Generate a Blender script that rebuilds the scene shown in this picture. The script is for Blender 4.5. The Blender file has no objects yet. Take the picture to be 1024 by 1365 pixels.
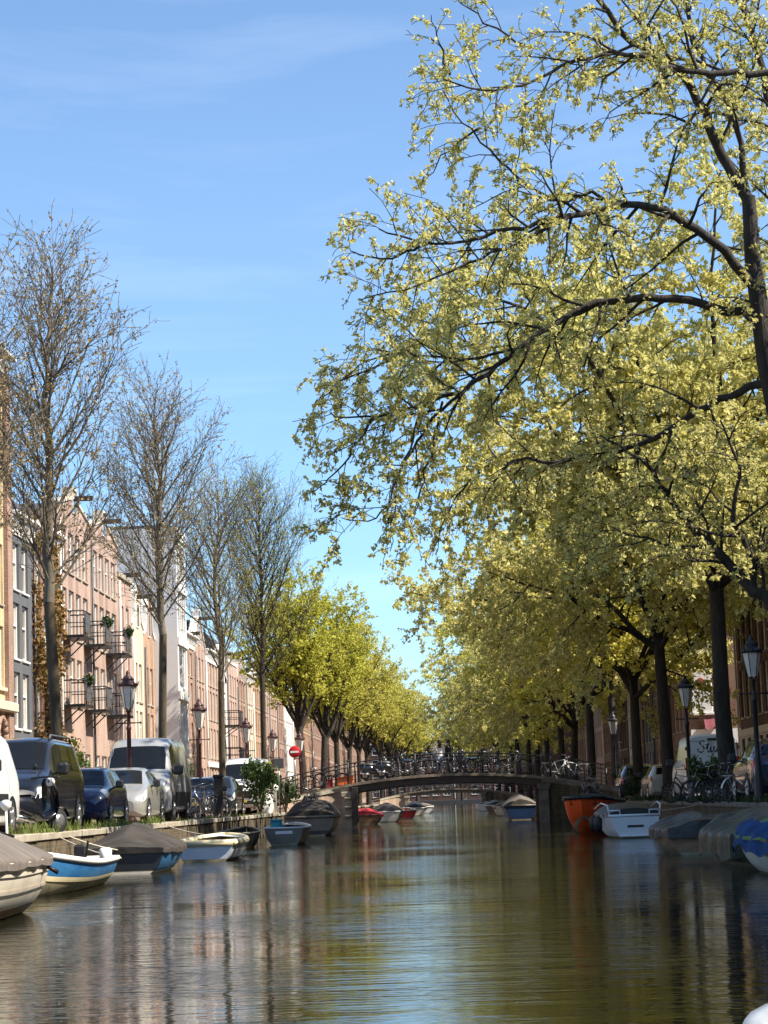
import bpy, math, random
import numpy as np
from mathutils import Vector, Matrix
R = math.radians
rng = random.Random(7)
nrng = np.random.default_rng(11)
scene = bpy.context.scene
col = scene.collection

# ------------------------------------------------------------------ camera
EYE = 1.25                       # eye height above the water
FPX = 2900.0                     # focal length in photo pixels (1024 x 1365)
VPX, VPY, ROLL = 600.0, 1064.0, R(2.0)
_d = Vector((VPX - 512.0, 682.5 - VPY, -FPX)).normalized()
_r = Vector((math.cos(ROLL), math.sin(ROLL), 0.0))
_up = _r.cross(_d).normalized()
_x = _d.cross(_up).normalized()
ROT = Matrix((_x, _d, _up))      # camera -> world
def at(px, py, d):
    """world point seen at photo pixel (px, py) at distance d along the canal"""
    v = ROT @ Vector((px - 512.0, 682.5 - py, -FPX))
    return Vector((v.x / v.y * d, d, v.z / v.y * d + EYE))
cam = bpy.data.objects.new('camera', bpy.data.cameras.new('camera'))
col.objects.link(cam)
cam.data.sensor_width = 36.0
cam.data.lens = FPX / 1365.0 * 36.0
cam.data.clip_start = 0.1
cam.data.clip_end = 4000
cam.matrix_world = Matrix.Translation((0, 0, EYE)) @ ROT.to_4x4()
scene.camera = cam

# ------------------------------------------------------------------ light
SUN_AZ, SUN_EL = R(103), R(47)
sd = Vector((math.sin(SUN_AZ) * math.cos(SUN_EL), math.cos(SUN_AZ) * math.cos(SUN_EL), math.sin(SUN_EL)))
sl = bpy.data.lights.new('sun', 'SUN'); sl.energy = 5.0; sl.angle = R(0.5); sl.color = (1.0, 0.92, 0.78)
so = bpy.data.objects.new('sun', sl); col.objects.link(so)
so.rotation_euler = (-sd).to_track_quat('-Z', 'Y').to_euler()
w = bpy.data.worlds.new('World'); scene.world = w; w.use_nodes = True
nt = w.node_tree; N = nt.nodes; N.clear()
out = N.new('ShaderNodeOutputWorld'); bg = N.new('ShaderNodeBackground')
sky = N.new('ShaderNodeTexSky'); sky.sky_type = 'NISHITA'; sky.sun_disc = False
sky.sun_elevation = SUN_EL; sky.sun_rotation = SUN_AZ
sky.air_density = 1.0; sky.dust_density = 0.15; sky.ozone_density = 2.2; sky.altitude = 900
tint = N.new('ShaderNodeMix'); tint.data_type = 'RGBA'; tint.blend_type = 'MULTIPLY'
tint.inputs[0].default_value = 1.0; tint.inputs[7].default_value = (1.0, 1.10, 1.14, 1)
# thin cirrus
tc = N.new('ShaderNodeTexCoord'); mp = N.new('ShaderNodeMapping'); mp.inputs['Scale'].default_value = (1.6, 1.6, 9.0)
mp.inputs['Rotation'].default_value = (0.0, R(9), 0.0)
nz = N.new('ShaderNodeTexNoise'); nz.inputs['Scale'].default_value = 2.6; nz.inputs['Detail'].default_value = 7; nz.inputs['Roughness'].default_value = 0.62
nz.inputs['Distortion'].default_value = 0.6
rp = N.new('ShaderNodeValToRGB'); rp.color_ramp.elements[0].position = 0.50; rp.color_ramp.elements[1].position = 0.86
rp.color_ramp.elements[1].color = (0.13, 0.13, 0.13, 1)
cl = N.new('ShaderNodeMix'); cl.data_type = 'RGBA'; cl.inputs[7].default_value = (8.0, 8.6, 9.0, 1)
L = nt.links
hz = N.new('ShaderNodeSeparateXYZ'); hm = N.new('ShaderNodeMapRange'); hm.inputs[1].default_value = 0.0; hm.inputs[2].default_value = 0.26
ht = N.new('ShaderNodeMix'); ht.data_type = 'RGBA'; ht.inputs[6].default_value = (0.60, 0.85, 1.06, 1); ht.inputs[7].default_value = (1.0, 1.09, 1.14, 1)
L.new(tc.outputs['Generated'], hz.inputs[0]); L.new(hz.outputs[2], hm.inputs[0]); L.new(hm.outputs[0], ht.inputs[0]); L.new(ht.outputs[2], tint.inputs[7])
L.new(sky.outputs[0], tint.inputs[6]); L.new(tc.outputs['Generated'], mp.inputs[0]); L.new(mp.outputs[0], nz.inputs[0])
L.new(nz.outputs[0], rp.inputs[0]); L.new(rp.outputs[0], cl.inputs[0]); L.new(tint.outputs[2], cl.inputs[6])
L.new(cl.outputs[2], bg.inputs[0]); L.new(bg.outputs[0], out.inputs[0])
bg.inputs[1].default_value = 0.10
scene.view_settings.view_transform = 'Standard'
scene.view_settings.look = 'None'
scene.view_settings.exposure = 1.0
scene.render.engine = 'CYCLES'
scene.cycles.max_bounces = 7
scene.cycles.transparent_max_bounces = 6
scene.cycles.use_denoising = True
try: scene.cycles.sample_clamp_indirect = 6.0
except Exception: pass

# ------------------------------------------------------------------ materials
M = {}
def srgb(r, g, b):
    f = lambda c: (c / 255 / 12.92) if c / 255 <= 0.04045 else ((c / 255 + 0.055) / 1.055) ** 2.4
    return (f(r), f(g), f(b))
def pm(name, c, rough=0.7, metal=0.0, var=0.25, scale=3.0, bump=0.0, bscale=None, coat=0.0, c2=None, stretch=(1, 1, 1), spec=0.5, detail=5):
    """procedural surface: colour broken up by object-space noise, optional bump"""
    m = bpy.data.materials.new(name); m.use_nodes = True
    nt = m.node_tree; n = nt.nodes; b = n['Principled BSDF']
    b.inputs['Roughness'].default_value = rough; b.inputs['Metallic'].default_value = metal
    b.inputs['Coat Weight'].default_value = coat; b.inputs['Coat Roughness'].default_value = 0.05
    b.inputs['Specular IOR Level'].default_value = spec
    t = n.new('ShaderNodeTexCoord'); mp = n.new('ShaderNodeMapping'); mp.inputs['Scale'].default_value = stretch
    nz = n.new('ShaderNodeTexNoise'); nz.inputs['Scale'].default_value = scale; nz.inputs['Detail'].default_value = detail; nz.inputs['Roughness'].default_value = 0.6
    nt.links.new(t.outputs['Object'], mp.inputs[0]); nt.links.new(mp.outputs[0], nz.inputs[0])
    r = n.new('ShaderNodeValToRGB'); r.color_ramp.elements[0].position = 0.3; r.color_ramp.elements[1].position = 0.7
    lo = tuple(max(0, x * (1 - var)) for x in c) if c2 is None else c2
    hi = tuple(min(1, x * (1 + var)) for x in c) if c2 is None else c
    r.color_ramp.elements[0].color = (*lo, 1); r.color_ramp.elements[1].color = (*hi, 1)
    nt.links.new(nz.outputs[0], r.inputs[0]); nt.links.new(r.outputs[0], b.inputs['Base Color'])
    if bump:
        nb = n.new('ShaderNodeTexNoise'); nb.inputs['Scale'].default_value = bscale or scale * 4; nb.inputs['Detail'].default_value = 4
        nt.links.new(mp.outputs[0], nb.inputs[0])
        bp = n.new('ShaderNodeBump'); bp.inputs['Strength'].default_value = bump; bp.inputs['Distance'].default_value = 0.05
        nt.links.new(nb.outputs[0], bp.inputs['Height']); nt.links.new(bp.outputs[0], b.inputs['Normal'])
    M[name] = m
    return m
def brick(name, c, c2, mortar, var=0.3, rough=0.9, axis='YZ', bw=0.24, bh=0.075, big=0.5, stain=(0.5, 0.48, 0.45), stz=0.7):
    """brick courses running along the wall, with soot and weather stains"""
    m = bpy.data.materials.new(name); m.use_nodes = True
    nt = m.node_tree; n = nt.nodes; b = n['Principled BSDF']; b.inputs['Roughness'].default_value = rough
    b.inputs['Specular IOR Level'].default_value = 0.25
    t = n.new('ShaderNodeTexCoord'); s = n.new('ShaderNodeSeparateXYZ'); cb = n.new('ShaderNodeCombineXYZ')
    ad = n.new('ShaderNodeMath'); ad.operation = 'ADD'
    nt.links.new(t.outputs['Object'], s.inputs[0]); nt.links.new(s.outputs[0], ad.inputs[0]); nt.links.new(s.outputs[1], ad.inputs[1])
    nt.links.new(ad.outputs[0], cb.inputs[0]); nt.links.new(s.outputs[2], cb.inputs[1])
    br = n.new('ShaderNodeTexBrick'); br.inputs['Scale'].default_value = 1.0
    br.inputs['Brick Width'].default_value = bw; br.inputs['Row Height'].default_value = bh; br.inputs['Mortar Size'].default_value = 0.008
    br.inputs['Color1'].default_value = (*c, 1); br.inputs['Color2'].default_value = (*c2, 1); br.inputs['Mortar'].default_value = (*mortar, 1)
    nt.links.new(cb.outputs[0], br.inputs['Vector'])
    nz = n.new('ShaderNodeTexNoise'); nz.inputs['Scale'].default_value = big; nz.inputs['Detail'].default_value = 8; nz.inputs['Roughness'].default_value = 0.65
    mp = n.new('ShaderNodeMapping'); mp.inputs['Scale'].default_value = (1.6, 1.6, stz)
    nt.links.new(t.outputs['Object'], mp.inputs[0]); nt.links.new(mp.outputs[0], nz.inputs[0])
    r = n.new('ShaderNodeValToRGB'); r.color_ramp.elements[0].position = 0.30; r.color_ramp.elements[1].position = 0.58
    r.color_ramp.elements[0].color = (*stain, 1); r.color_ramp.elements[1].color = (1, 1, 1, 1)
    nt.links.new(nz.outputs[0], r.inputs[0])
    mx = n.new('ShaderNodeMix'); mx.data_type = 'RGBA'; mx.blend_type = 'MULTIPLY'; mx.inputs[0].default_value = 0.8
    nt.links.new(br.outputs[0], mx.inputs[6]); nt.links.new(r.outputs[0], mx.inputs[7]); nt.links.new(mx.outputs[2], b.inputs['Base Color'])
    bp = n.new('ShaderNodeBump'); bp.inputs['Strength'].default_value = 0.5; bp.inputs['Distance'].default_value = 0.01
    nt.links.new(br.outputs['Fac'], bp.inputs['Height']); bp.invert = True; nt.links.new(bp.outputs[0], b.inputs['Normal'])
    M[name] = m
    return m
def leafm(name, c, c2, trans=0.4, scale=0.9, tcol=None, rough=0.6):
    m = bpy.data.materials.new(name); m.use_nodes = True
    nt = m.node_tree; n = nt.nodes; n.clear()
    o = n.new('ShaderNodeOutputMaterial'); d = n.new('ShaderNodeBsdfPrincipled'); tr = n.new('ShaderNodeBsdfTranslucent'); mx = n.new('ShaderNodeMixShader')
    d.inputs['Roughness'].default_value = rough; d.inputs['Specular IOR Level'].default_value = 0.3
    mx.inputs[0].default_value = trans
    t = n.new('ShaderNodeTexCoord'); nz = n.new('ShaderNodeTexNoise'); nz.inputs['Scale'].default_value = scale; nz.inputs['Detail'].default_value = 9; nz.inputs['Roughness'].default_value = 0.8
    r = n.new('ShaderNodeValToRGB'); r.color_ramp.elements[0].position = 0.36; r.color_ramp.elements[1].position = 0.62
    r.color_ramp.elements[0].color = (*c2, 1); r.color_ramp.elements[1].color = (*c, 1)
    nt.links.new(t.outputs['Object'], nz.inputs[0]); nt.links.new(nz.outputs[0], r.inputs[0])
    nt.links.new(r.outputs[0], d.inputs['Base Color']); nt.links.new(r.outputs[0], tr.inputs[0])
    nt.links.new(d.outputs[0], mx.inputs[1]); nt.links.new(tr.outputs[0], mx.inputs[2]); nt.links.new(mx.outputs[0], o.inputs[0])
    M[name] = m
    return m
def glassy(name, c, rough=0.04, spec=0.7, var=0.3, scale=0.6):
    m = pm(name, c, rough, 0.0, var, scale, spec=spec)
    return m

leafm('elm_leaf', (0.88, 0.80, 0.34), (0.34, 0.32, 0.04), 0.44, 3.2)
leafm('far_elm_leaf', (0.92, 0.84, 0.25), (0.46, 0.44, 0.05), 0.50, 2.8)
leafm('lime_leaf', (0.68, 0.65, 0.11), (0.36, 0.36, 0.035), 0.48, 1.8)
leafm('gold_leaf', (0.76, 0.69, 0.17), (0.42, 0.39, 0.045), 0.48, 1.8)
leafm('bud', (0.42, 0.31, 0.12), (0.24, 0.18, 0.08), 0.2, 1.2)
leafm('bush_leaf', (0.10, 0.16, 0.035), (0.04, 0.075, 0.02), 0.25, 2.5)
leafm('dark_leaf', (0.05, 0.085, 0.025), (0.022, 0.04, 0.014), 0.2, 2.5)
leafm('fresh_leaf', (0.40, 0.44, 0.05), (0.22, 0.27, 0.03), 0.35, 2.5)
leafm('ivy_leaf', (0.30, 0.17, 0.05), (0.13, 0.09, 0.03), 0.15, 1.2)
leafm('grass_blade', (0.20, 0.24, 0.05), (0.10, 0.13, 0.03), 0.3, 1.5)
pm('bark', (0.036, 0.028, 0.021), 0.95, var=0.5, scale=6, bump=0.9, bscale=14, stretch=(1, 1, 0.25))
pm('bark_pale', (0.068, 0.050, 0.030), 0.95, var=0.5, scale=4, bump=0.7, bscale=14, stretch=(1, 1, 0.25))
pm('twig', (0.135, 0.110, 0.078), 0.9, var=0.4, scale=2)
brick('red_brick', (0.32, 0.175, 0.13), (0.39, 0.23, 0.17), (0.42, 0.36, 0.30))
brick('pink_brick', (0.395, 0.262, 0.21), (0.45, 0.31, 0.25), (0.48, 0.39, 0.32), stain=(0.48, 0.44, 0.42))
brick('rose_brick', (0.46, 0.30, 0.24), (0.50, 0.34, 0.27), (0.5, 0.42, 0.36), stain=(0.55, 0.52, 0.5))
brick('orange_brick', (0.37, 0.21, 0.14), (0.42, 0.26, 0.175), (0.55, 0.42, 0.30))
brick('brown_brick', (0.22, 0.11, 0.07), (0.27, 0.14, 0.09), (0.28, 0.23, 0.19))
brick('dark_brick', (0.10, 0.05, 0.035), (0.14, 0.07, 0.05), (0.13, 0.11, 0.09))  # dark brick fronts; the canal end houses use it as shadowed wall colour
brick('yellow_brick', (0.60, 0.46, 0.24), (0.66, 0.52, 0.30), (0.6, 0.52, 0.4))
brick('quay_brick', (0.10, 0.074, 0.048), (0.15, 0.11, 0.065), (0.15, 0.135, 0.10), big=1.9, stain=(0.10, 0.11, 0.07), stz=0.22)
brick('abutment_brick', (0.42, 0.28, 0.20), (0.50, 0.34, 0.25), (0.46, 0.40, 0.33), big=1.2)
brick('paving', (0.17, 0.11, 0.085), (0.21, 0.14, 0.11), (0.16, 0.13, 0.10), bw=0.2, bh=0.1, big=0.8)
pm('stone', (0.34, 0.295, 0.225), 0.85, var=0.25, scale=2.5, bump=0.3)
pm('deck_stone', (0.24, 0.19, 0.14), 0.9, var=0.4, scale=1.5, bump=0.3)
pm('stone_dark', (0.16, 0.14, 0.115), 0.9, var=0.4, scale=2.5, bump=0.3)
pm('plaster_white', (0.74, 0.71, 0.66), 0.8, var=0.08, scale=0.8, bump=0.06)
pm('plaster_cream', (0.56, 0.48, 0.37), 0.8, var=0.10, scale=0.8, bump=0.06)
pm('plaster_grey', (0.105, 0.110, 0.120), 0.75, var=0.14, scale=0.8, bump=0.06)
pm('panel_grey', (0.64, 0.63, 0.62), 0.55, var=0.06, scale=0.5)
pm('panel_white', (0.78, 0.76, 0.73), 0.5, var=0.05, scale=0.5)
pm('slate', (0.06, 0.06, 0.068), 0.7, var=0.3, scale=3, bump=0.4, bscale=9)
pm('roof_tile', (0.40, 0.16, 0.08), 0.85, var=0.35, scale=3, bump=0.5, bscale=10)
pm('wood_white', (0.78, 0.75, 0.69), 0.5, var=0.07, scale=3)
pm('girder_brown', (0.075, 0.048, 0.033), 0.6, var=0.35, scale=3)
pm('wood_dark', (0.035, 0.026, 0.02), 0.55, var=0.3, scale=5)
pm('wood_brown', (0.14, 0.075, 0.04), 0.6, var=0.35, scale=5, stretch=(1, 6, 1))
pm('wood_green', (0.02, 0.05, 0.035), 0.4, var=0.2, scale=4)
glassy('pane_dark', (0.022, 0.022, 0.024))
glassy('pane_warm', (0.10, 0.072, 0.048), 0.06)
glassy('pane_curtain', (0.45, 0.41, 0.35), 0.12)
pm('lantern_glass', (0.62, 0.58, 0.52), 0.12, var=0.12, scale=5)
pm('iron_dark', (0.018, 0.018, 0.020), 0.45, metal=0.2, var=0.3, scale=6)
pm('iron_red', (0.055, 0.016, 0.016), 0.45, var=0.3, scale=6)
pm('rail_paint', (0.30, 0.29, 0.27), 0.5, var=0.25, scale=5)
pm('steel', (0.35, 0.35, 0.36), 0.3, metal=0.9, var=0.2, scale=6)
pm('chrome', (0.75, 0.75, 0.76), 0.12, metal=1.0, var=0.05, scale=6)
pm('rubber', (0.014, 0.014, 0.015), 0.75, var=0.3, scale=8)
pm('plastic_black', (0.018, 0.018, 0.019), 0.5, var=0.25, scale=5)
pm('plastic_grey', (0.09, 0.09, 0.095), 0.55, var=0.2, scale=5)
pm('paint_white', (0.74, 0.74, 0.73), 0.32, var=0.08, scale=1.3, coat=0.6)
pm('paint_black', (0.010, 0.011, 0.016), 0.25, var=0.3, scale=1.3, coat=1.0)
pm('paint_navy', (0.012, 0.020, 0.055), 0.25, var=0.2, scale=1.3, coat=1.0)
pm('paint_silver', (0.44, 0.425, 0.385), 0.30, metal=0.4, var=0.08, scale=1.3, coat=0.8)
pm('paint_grey', (0.36, 0.365, 0.375), 0.32, metal=0.2, var=0.08, scale=1.3, coat=0.7)
pm('paint_dark', (0.025, 0.027, 0.03), 0.3, var=0.2, scale=1.3, coat=0.8)
pm('paint_red', (0.45, 0.02, 0.02), 0.4, var=0.2, scale=2)
glassy('car_glass', (0.010, 0.011, 0.012), 0.05, 0.45)
pm('headlight', (0.80, 0.80, 0.80), 0.08, var=0.15, scale=25, coat=1.0)
pm('tail_light', (0.42, 0.012, 0.012), 0.12, var=0.25, scale=12, coat=1.0)
pm('plate_yellow', (0.72, 0.48, 0.04), 0.4, var=0.05)
pm('alloy', (0.45, 0.45, 0.46), 0.3, metal=0.8, var=0.15, scale=9)
pm('ink', (0.008, 0.008, 0.009), 0.5, var=0.1)
pm('hull_white', (0.70, 0.62, 0.50), 0.45, var=0.16, scale=1.6, stretch=(1, 1, 2.5))
pm('hull_clean', (0.70, 0.72, 0.75), 0.3, var=0.08, scale=1.6)
pm('shaded_deck_white', (0.30, 0.33, 0.37), 0.35, var=0.15, scale=3)  # white gelcoat with its bluish shade put into the colour
pm('hull_cream', (0.78, 0.66, 0.40), 0.4, var=0.10, scale=2)
pm('hull_blue', (0.015, 0.11, 0.32), 0.35, var=0.4, scale=2.2, c2=(0.05, 0.19, 0.38), stretch=(1, 0.6, 3))
pm('hull_foul', (0.42, 0.35, 0.22), 0.8, var=0.4, scale=3, c2=(0.13, 0.12, 0.06))
pm('hull_dark', (0.022, 0.022, 0.024), 0.4, var=0.4, scale=2)
pm('hull_grey', (0.17, 0.145, 0.115), 0.4, var=0.35, scale=2)
pm('hull_red', (0.85, 0.095, 0.018), 0.45, var=0.3, scale=1.5)
pm('hull_navy', (0.015, 0.04, 0.12), 0.4, var=0.3, scale=1.5)
pm('hull_brown', (0.25, 0.14, 0.07), 0.5, var=0.4, scale=2, stretch=(1, 1, 5))
pm('tarp_grey', (0.15, 0.128, 0.112), 0.8, var=0.25, scale=1.4, bump=0.5, bscale=3.5, stretch=(1, 2.6, 1), spec=0.15)
pm('tarp_black', (0.055, 0.048, 0.042), 0.8, var=0.35, scale=2, bump=0.6, bscale=3.5, stretch=(1, 2.2, 1), spec=0.15)
pm('tarp_green', (0.058, 0.058, 0.038), 0.5, var=0.6, scale=2.2, bump=1.0, bscale=3.5, spec=0.3)
pm('tarp_slate', (0.060, 0.060, 0.058), 0.5, var=0.5, scale=2.2, bump=1.0, bscale=3.5, spec=0.3)
pm('tarp_blue', (0.010, 0.050, 0.15), 0.8, var=0.4, scale=3, bump=0.7, bscale=5, spec=0.15)
pm('tarp_lime', (0.14, 0.21, 0.08), 0.8, var=0.3, scale=3, bump=0.7, bscale=5, spec=0.15)
pm('tarp_red', (0.55, 0.05, 0.06), 0.8, var=0.25, scale=3, bump=0.5, bscale=5, spec=0.15)
pm('rope', (0.50, 0.45, 0.36), 0.9, var=0.2, scale=12)
pm('teal', (0.02, 0.26, 0.36), 0.5, var=0.15)
pm('orange', (0.75, 0.16, 0.03), 0.5, var=0.2, scale=5)
pm('sign_red', (0.55, 0.015, 0.02), 0.35, var=0.05)
pm('sign_white', (0.85, 0.85, 0.85), 0.35, var=0.03)
pm('skin', (0.52, 0.31, 0.22), 0.55, var=0.08)
pm('hair', (0.03, 0.018, 0.012), 0.6, var=0.3, scale=20)
pm('jacket_pale', (0.80, 0.74, 0.68), 0.8, var=0.12, scale=6)
pm('jeans', (0.26, 0.30, 0.38), 0.85, var=0.2, scale=6)
pm('cloth_black', (0.016, 0.015, 0.017), 0.85, var=0.3, scale=6)
pm('awning_red', (0.16, 0.035, 0.05), 0.8, var=0.2, scale=3)
pm('gold_paint', (0.22, 0.06, 0.04), 0.5, var=0.3, scale=8)
pm('asphalt', (0.055, 0.053, 0.05), 0.9, var=0.3, scale=5, bump=0.3)
# water: real surface with small wind ripples
def water_mat():
    m = bpy.data.materials.new('water'); m.use_nodes = True
    nt = m.node_tree; n = nt.nodes; b = n['Principled BSDF']
    b.inputs['Base Color'].default_value = (0.006, 0.007, 0.003, 1); b.inputs['Roughness'].default_value = 0.045
    b.inputs['IOR'].default_value = 1.333
    t = n.new('ShaderNodeTexCoord')
    prev = None
    for k, (sx, sy, dist, st) in enumerate(((0.5, 1.9, 0.040, 0.25), (2.2, 8.0, 0.016, 0.48), (0.10, 0.22, 0.09, 0.20))):
        mp = n.new('ShaderNodeMapping'); mp.inputs['Scale'].default_value = (sx, sy, 1); mp.inputs['Rotation'].default_value = (0, 0, R((4, -9, 12)[k]))
        nz = n.new('ShaderNodeTexNoise'); nz.inputs['Scale'].default_value = 1.0; nz.inputs['Detail'].default_value = 3; nz.inputs['Roughness'].default_value = 0.5
        bp = n.new('ShaderNodeBump'); bp.inputs['Strength'].default_value = st; bp.inputs['Distance'].default_value = dist
        nt.links.new(t.outputs['Object'], mp.inputs[0]); nt.links.new(mp.outputs[0], nz.inputs[0]); nt.links.new(nz.outputs[0], bp.inputs['Height'])
        if k < 2:
            pn = n.new('ShaderNodeTexNoise'); pn.inputs['Scale'].default_value = (0.16, 0.3)[k]; pn.inputs['Detail'].default_value = 2
            pm_ = n.new('ShaderNodeMapping'); pm_.inputs['Scale'].default_value = (1, .55, 1)
            mr = n.new('ShaderNodeMapRange'); mr.inputs[1].default_value = .35; mr.inputs[2].default_value = .66; mr.inputs[3].default_value = st * .25; mr.inputs[4].default_value = st * 1.7
            nt.links.new(t.outputs['Object'], pm_.inputs[0]); nt.links.new(pm_.outputs[0], pn.inputs[0]); nt.links.new(pn.outputs[0], mr.inputs[0]); nt.links.new(mr.outputs[0], bp.inputs['Strength'])
        if prev is not None: nt.links.new(prev.outputs[0], bp.inputs['Normal'])
        prev = bp
    nt.links.new(prev.outputs[0], b.inputs['Normal'])
    M['water'] = m
water_mat()

# ------------------------------------------------------------------ mesh helpers
class MB:
    def __init__(s): s.v = []; s.f = []; s.sm = []
    def add(s, vs, fs, smooth=False):
        o = len(s.v); s.v.extend(tuple(x) for x in vs); s.f.extend(tuple(i + o for i in f) for f in fs); s.sm.extend([smooth] * len(fs)); return s
    def box(s, c, d, rz=0.0, taper=1.0, bev=0.0, mat=None):
        x, y, z = d[0] / 2, d[1] / 2, d[2] / 2
        if bev > 0:
            b = min(bev, x * .9, y * .9, z * .9)
            vs = []
            for zz, k in ((-z, 1), (-z + b, 0), (z - b, 0), (z, 1)):
                a = x - (b if k else 0); e = y - (b if k else 0)
                bb = b * (0.5 if k else 1)
                vs += [(a - bb, -e, zz), (a, -e + bb, zz), (a, e - bb, zz), (a - bb, e, zz), (-a + bb, e, zz), (-a, e - bb, zz), (-a, -e + bb, zz), (-a + bb, -e, zz)]
            fs = [tuple(range(7, -1, -1)), tuple(range(24, 32))]
            for r in range(3):
                for i in range(8): fs.append((r * 8 + i, r * 8 + (i + 1) % 8, r * 8 + 8 + (i + 1) % 8, r * 8 + 8 + i))
        else:
            t = taper
            vs = [(-x, -y, -z), (x, -y, -z), (x, y, -z), (-x, y, -z), (-x * t, -y * t, z), (x * t, -y * t, z), (x * t, y * t, z), (-x * t, y * t, z)]
            fs = [(3, 2, 1, 0), (4, 5, 6, 7), (0, 1, 5, 4), (1, 2, 6, 5), (2, 3, 7, 6), (3, 0, 4, 7)]
        if mat is not None: vs = [mat @ Vector(p) for p in vs]
        cs, sn = math.cos(rz), math.sin(rz)
        return s.add([(c[0] + p[0] * cs - p[1] * sn, c[1] + p[0] * sn + p[1] * cs, c[2] + p[2]) for p in vs], fs)
    def b2(s, lo, hi, bev=0.0):
        return s.box([(lo[i] + hi[i]) / 2 for i in range(3)], [hi[i] - lo[i] for i in range(3)], bev=bev)
    def tube(s, pts, rad, n=6, cap=True, smooth=True):
        pts = [Vector(p) for p in pts]; k = len(pts)
        if not hasattr(rad, '__len__'): rad = [rad] * k
        vs = []; ref = None
        for i in range(k):
            d = (pts[min(i + 1, k - 1)] - pts[max(i - 1, 0)])
            if d.length < 1e-9: d = Vector((0, 0, 1))
            d.normalize()
            if ref is None:
                ref = Vector((1, 0, 0)) if abs(d.x) < 0.8 else Vector((0, 1, 0))
            a = (ref - d * ref.dot(d))
            if a.length < 1e-6: a = d.orthogonal()
            a.normalize(); ref = a; b = d.cross(a)
            for j in range(n):
                an = 2 * math.pi * j / n
                vs.append(pts[i] + (a * math.cos(an) + b * math.sin(an)) * rad[i])
        fs = [(i * n + j, i * n + (j + 1) % n, (i + 1) * n + (j + 1) % n, (i + 1) * n + j) for i in range(k - 1) for j in range(n)]
        if cap: fs += [tuple(range(n - 1, -1, -1)), tuple((k - 1) * n + j for j in range(n))]
        return s.add(vs, fs, smooth)
    def lathe(s, prof, n=16, c=(0, 0, 0), axis='z', smooth=True):
        vs = []
        for r, h in prof:
            for j in range(n):
                a = 2 * math.pi * j / n; x, y = r * math.cos(a), r * math.sin(a)
                p = (x, y, h) if axis == 'z' else ((h, x, y) if axis == 'x' else (x, h, y))
                vs.append((c[0] + p[0], c[1] + p[1], c[2] + p[2]))
        k = len(prof)
        fs = [(i * n + j, i * n + (j + 1) % n, (i + 1) * n + (j + 1) % n, (i + 1) * n + j) for i in range(k - 1) for j in range(n)]
        fs += [tuple(range(n - 1, -1, -1)), tuple((k - 1) * n + j for j in range(n))]
        return s.add(vs, fs, smooth)
    def grid(s, rows, smooth=True, close=False):
        k, n = len(rows), len(rows[0]); vs = [p for r in rows for p in r]
        fs = [(i * n + j, i * n + (j + 1) % n, (i + 1) * n + (j + 1) % n, (i + 1) * n + j) for i in range(k - 1) for j in range(n if close else n - 1)]
        return s.add(vs, fs, smooth)
    def prism(s, poly, x0, x1, smooth=False):
        """polygon in (y, z) extruded along x"""
        n = len(poly)
        vs = [(x0, y, z) for y, z in poly] + [(x1, y, z) for y, z in poly]
        fs = [tuple(range(n - 1, -1, -1)), tuple(range(n, 2 * n))] + [(i, (i + 1) % n, n + (i + 1) % n, n + i) for i in range(n)]
        return s.add(vs, fs, smooth)
    def prism_y(s, poly, y0, y1):
        n = len(poly)
        vs = [(x, y0, z) for x, z in poly] + [(x, y1, z) for x, z in poly]
        fs = [tuple(range(n)), tuple(range(2 * n - 1, n - 1, -1))] + [((i + 1) % n, i, n + i, n + (i + 1) % n) for i in range(n)]
        return s.add(vs, fs)
    def build(s, name, mat, parent=None, loc=None, rz=None):
        me = bpy.data.meshes.new(name); me.from_pydata(s.v, [], s.f)
        me.polygons.foreach_set('use_smooth', s.sm)
        me.materials.append(M[mat] if isinstance(mat, str) else mat)
        me.update()
        o = bpy.data.objects.new(name, me); col.objects.link(o)
        if parent is not None: o.parent = parent
        if loc is not None: o.location = loc
        if rz is not None: o.rotation_euler = (0, 0, rz)
        return o
def fast_mesh(name, V, F4, mat, parent=None, smooth=False, tri=False):
    V = np.asarray(V, dtype=np.float32); F = np.asarray(F4, dtype=np.int32); k = F.shape[1]
    me = bpy.data.meshes.new(name)
    me.vertices.add(len(V)); me.vertices.foreach_set('co', V.ravel())
    me.loops.add(F.size); me.loops.foreach_set('vertex_index', F.ravel())
    me.polygons.add(len(F)); me.polygons.foreach_set('loop_start', np.arange(0, F.size, k, dtype=np.int32))
    me.polygons.foreach_set('loop_total', np.full(len(F), k, dtype=np.int32))
    me.polygons.foreach_set('use_smooth', np.full(len(F), smooth))
    me.materials.append(M[mat]); me.update(calc_edges=True); me.validate()
    o = bpy.data.objects.new(name, me); col.objects.link(o)
    if parent is not None: o.parent = parent
    return o
def tag(o, label, cat, group=None):
    o['label'] = label; o['category'] = cat
    if group: o['group'] = group
    return o
def empty(name, loc, rz=0.0, label=None, cat=None, group=None, tilt=(0, 0)):
    o = bpy.data.objects.new(name, None); col.objects.link(o)
    o.location = loc; o.rotation_euler = (tilt[0], tilt[1], rz); o.empty_display_size = 0.2
    if label: tag(o, label, cat, group)
    return o
def structure(o, kind='structure'):
    o['kind'] = kind; return o
def kids(o): return [c for c in bpy.data.objects if c.parent == o]
_kc = {}
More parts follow.
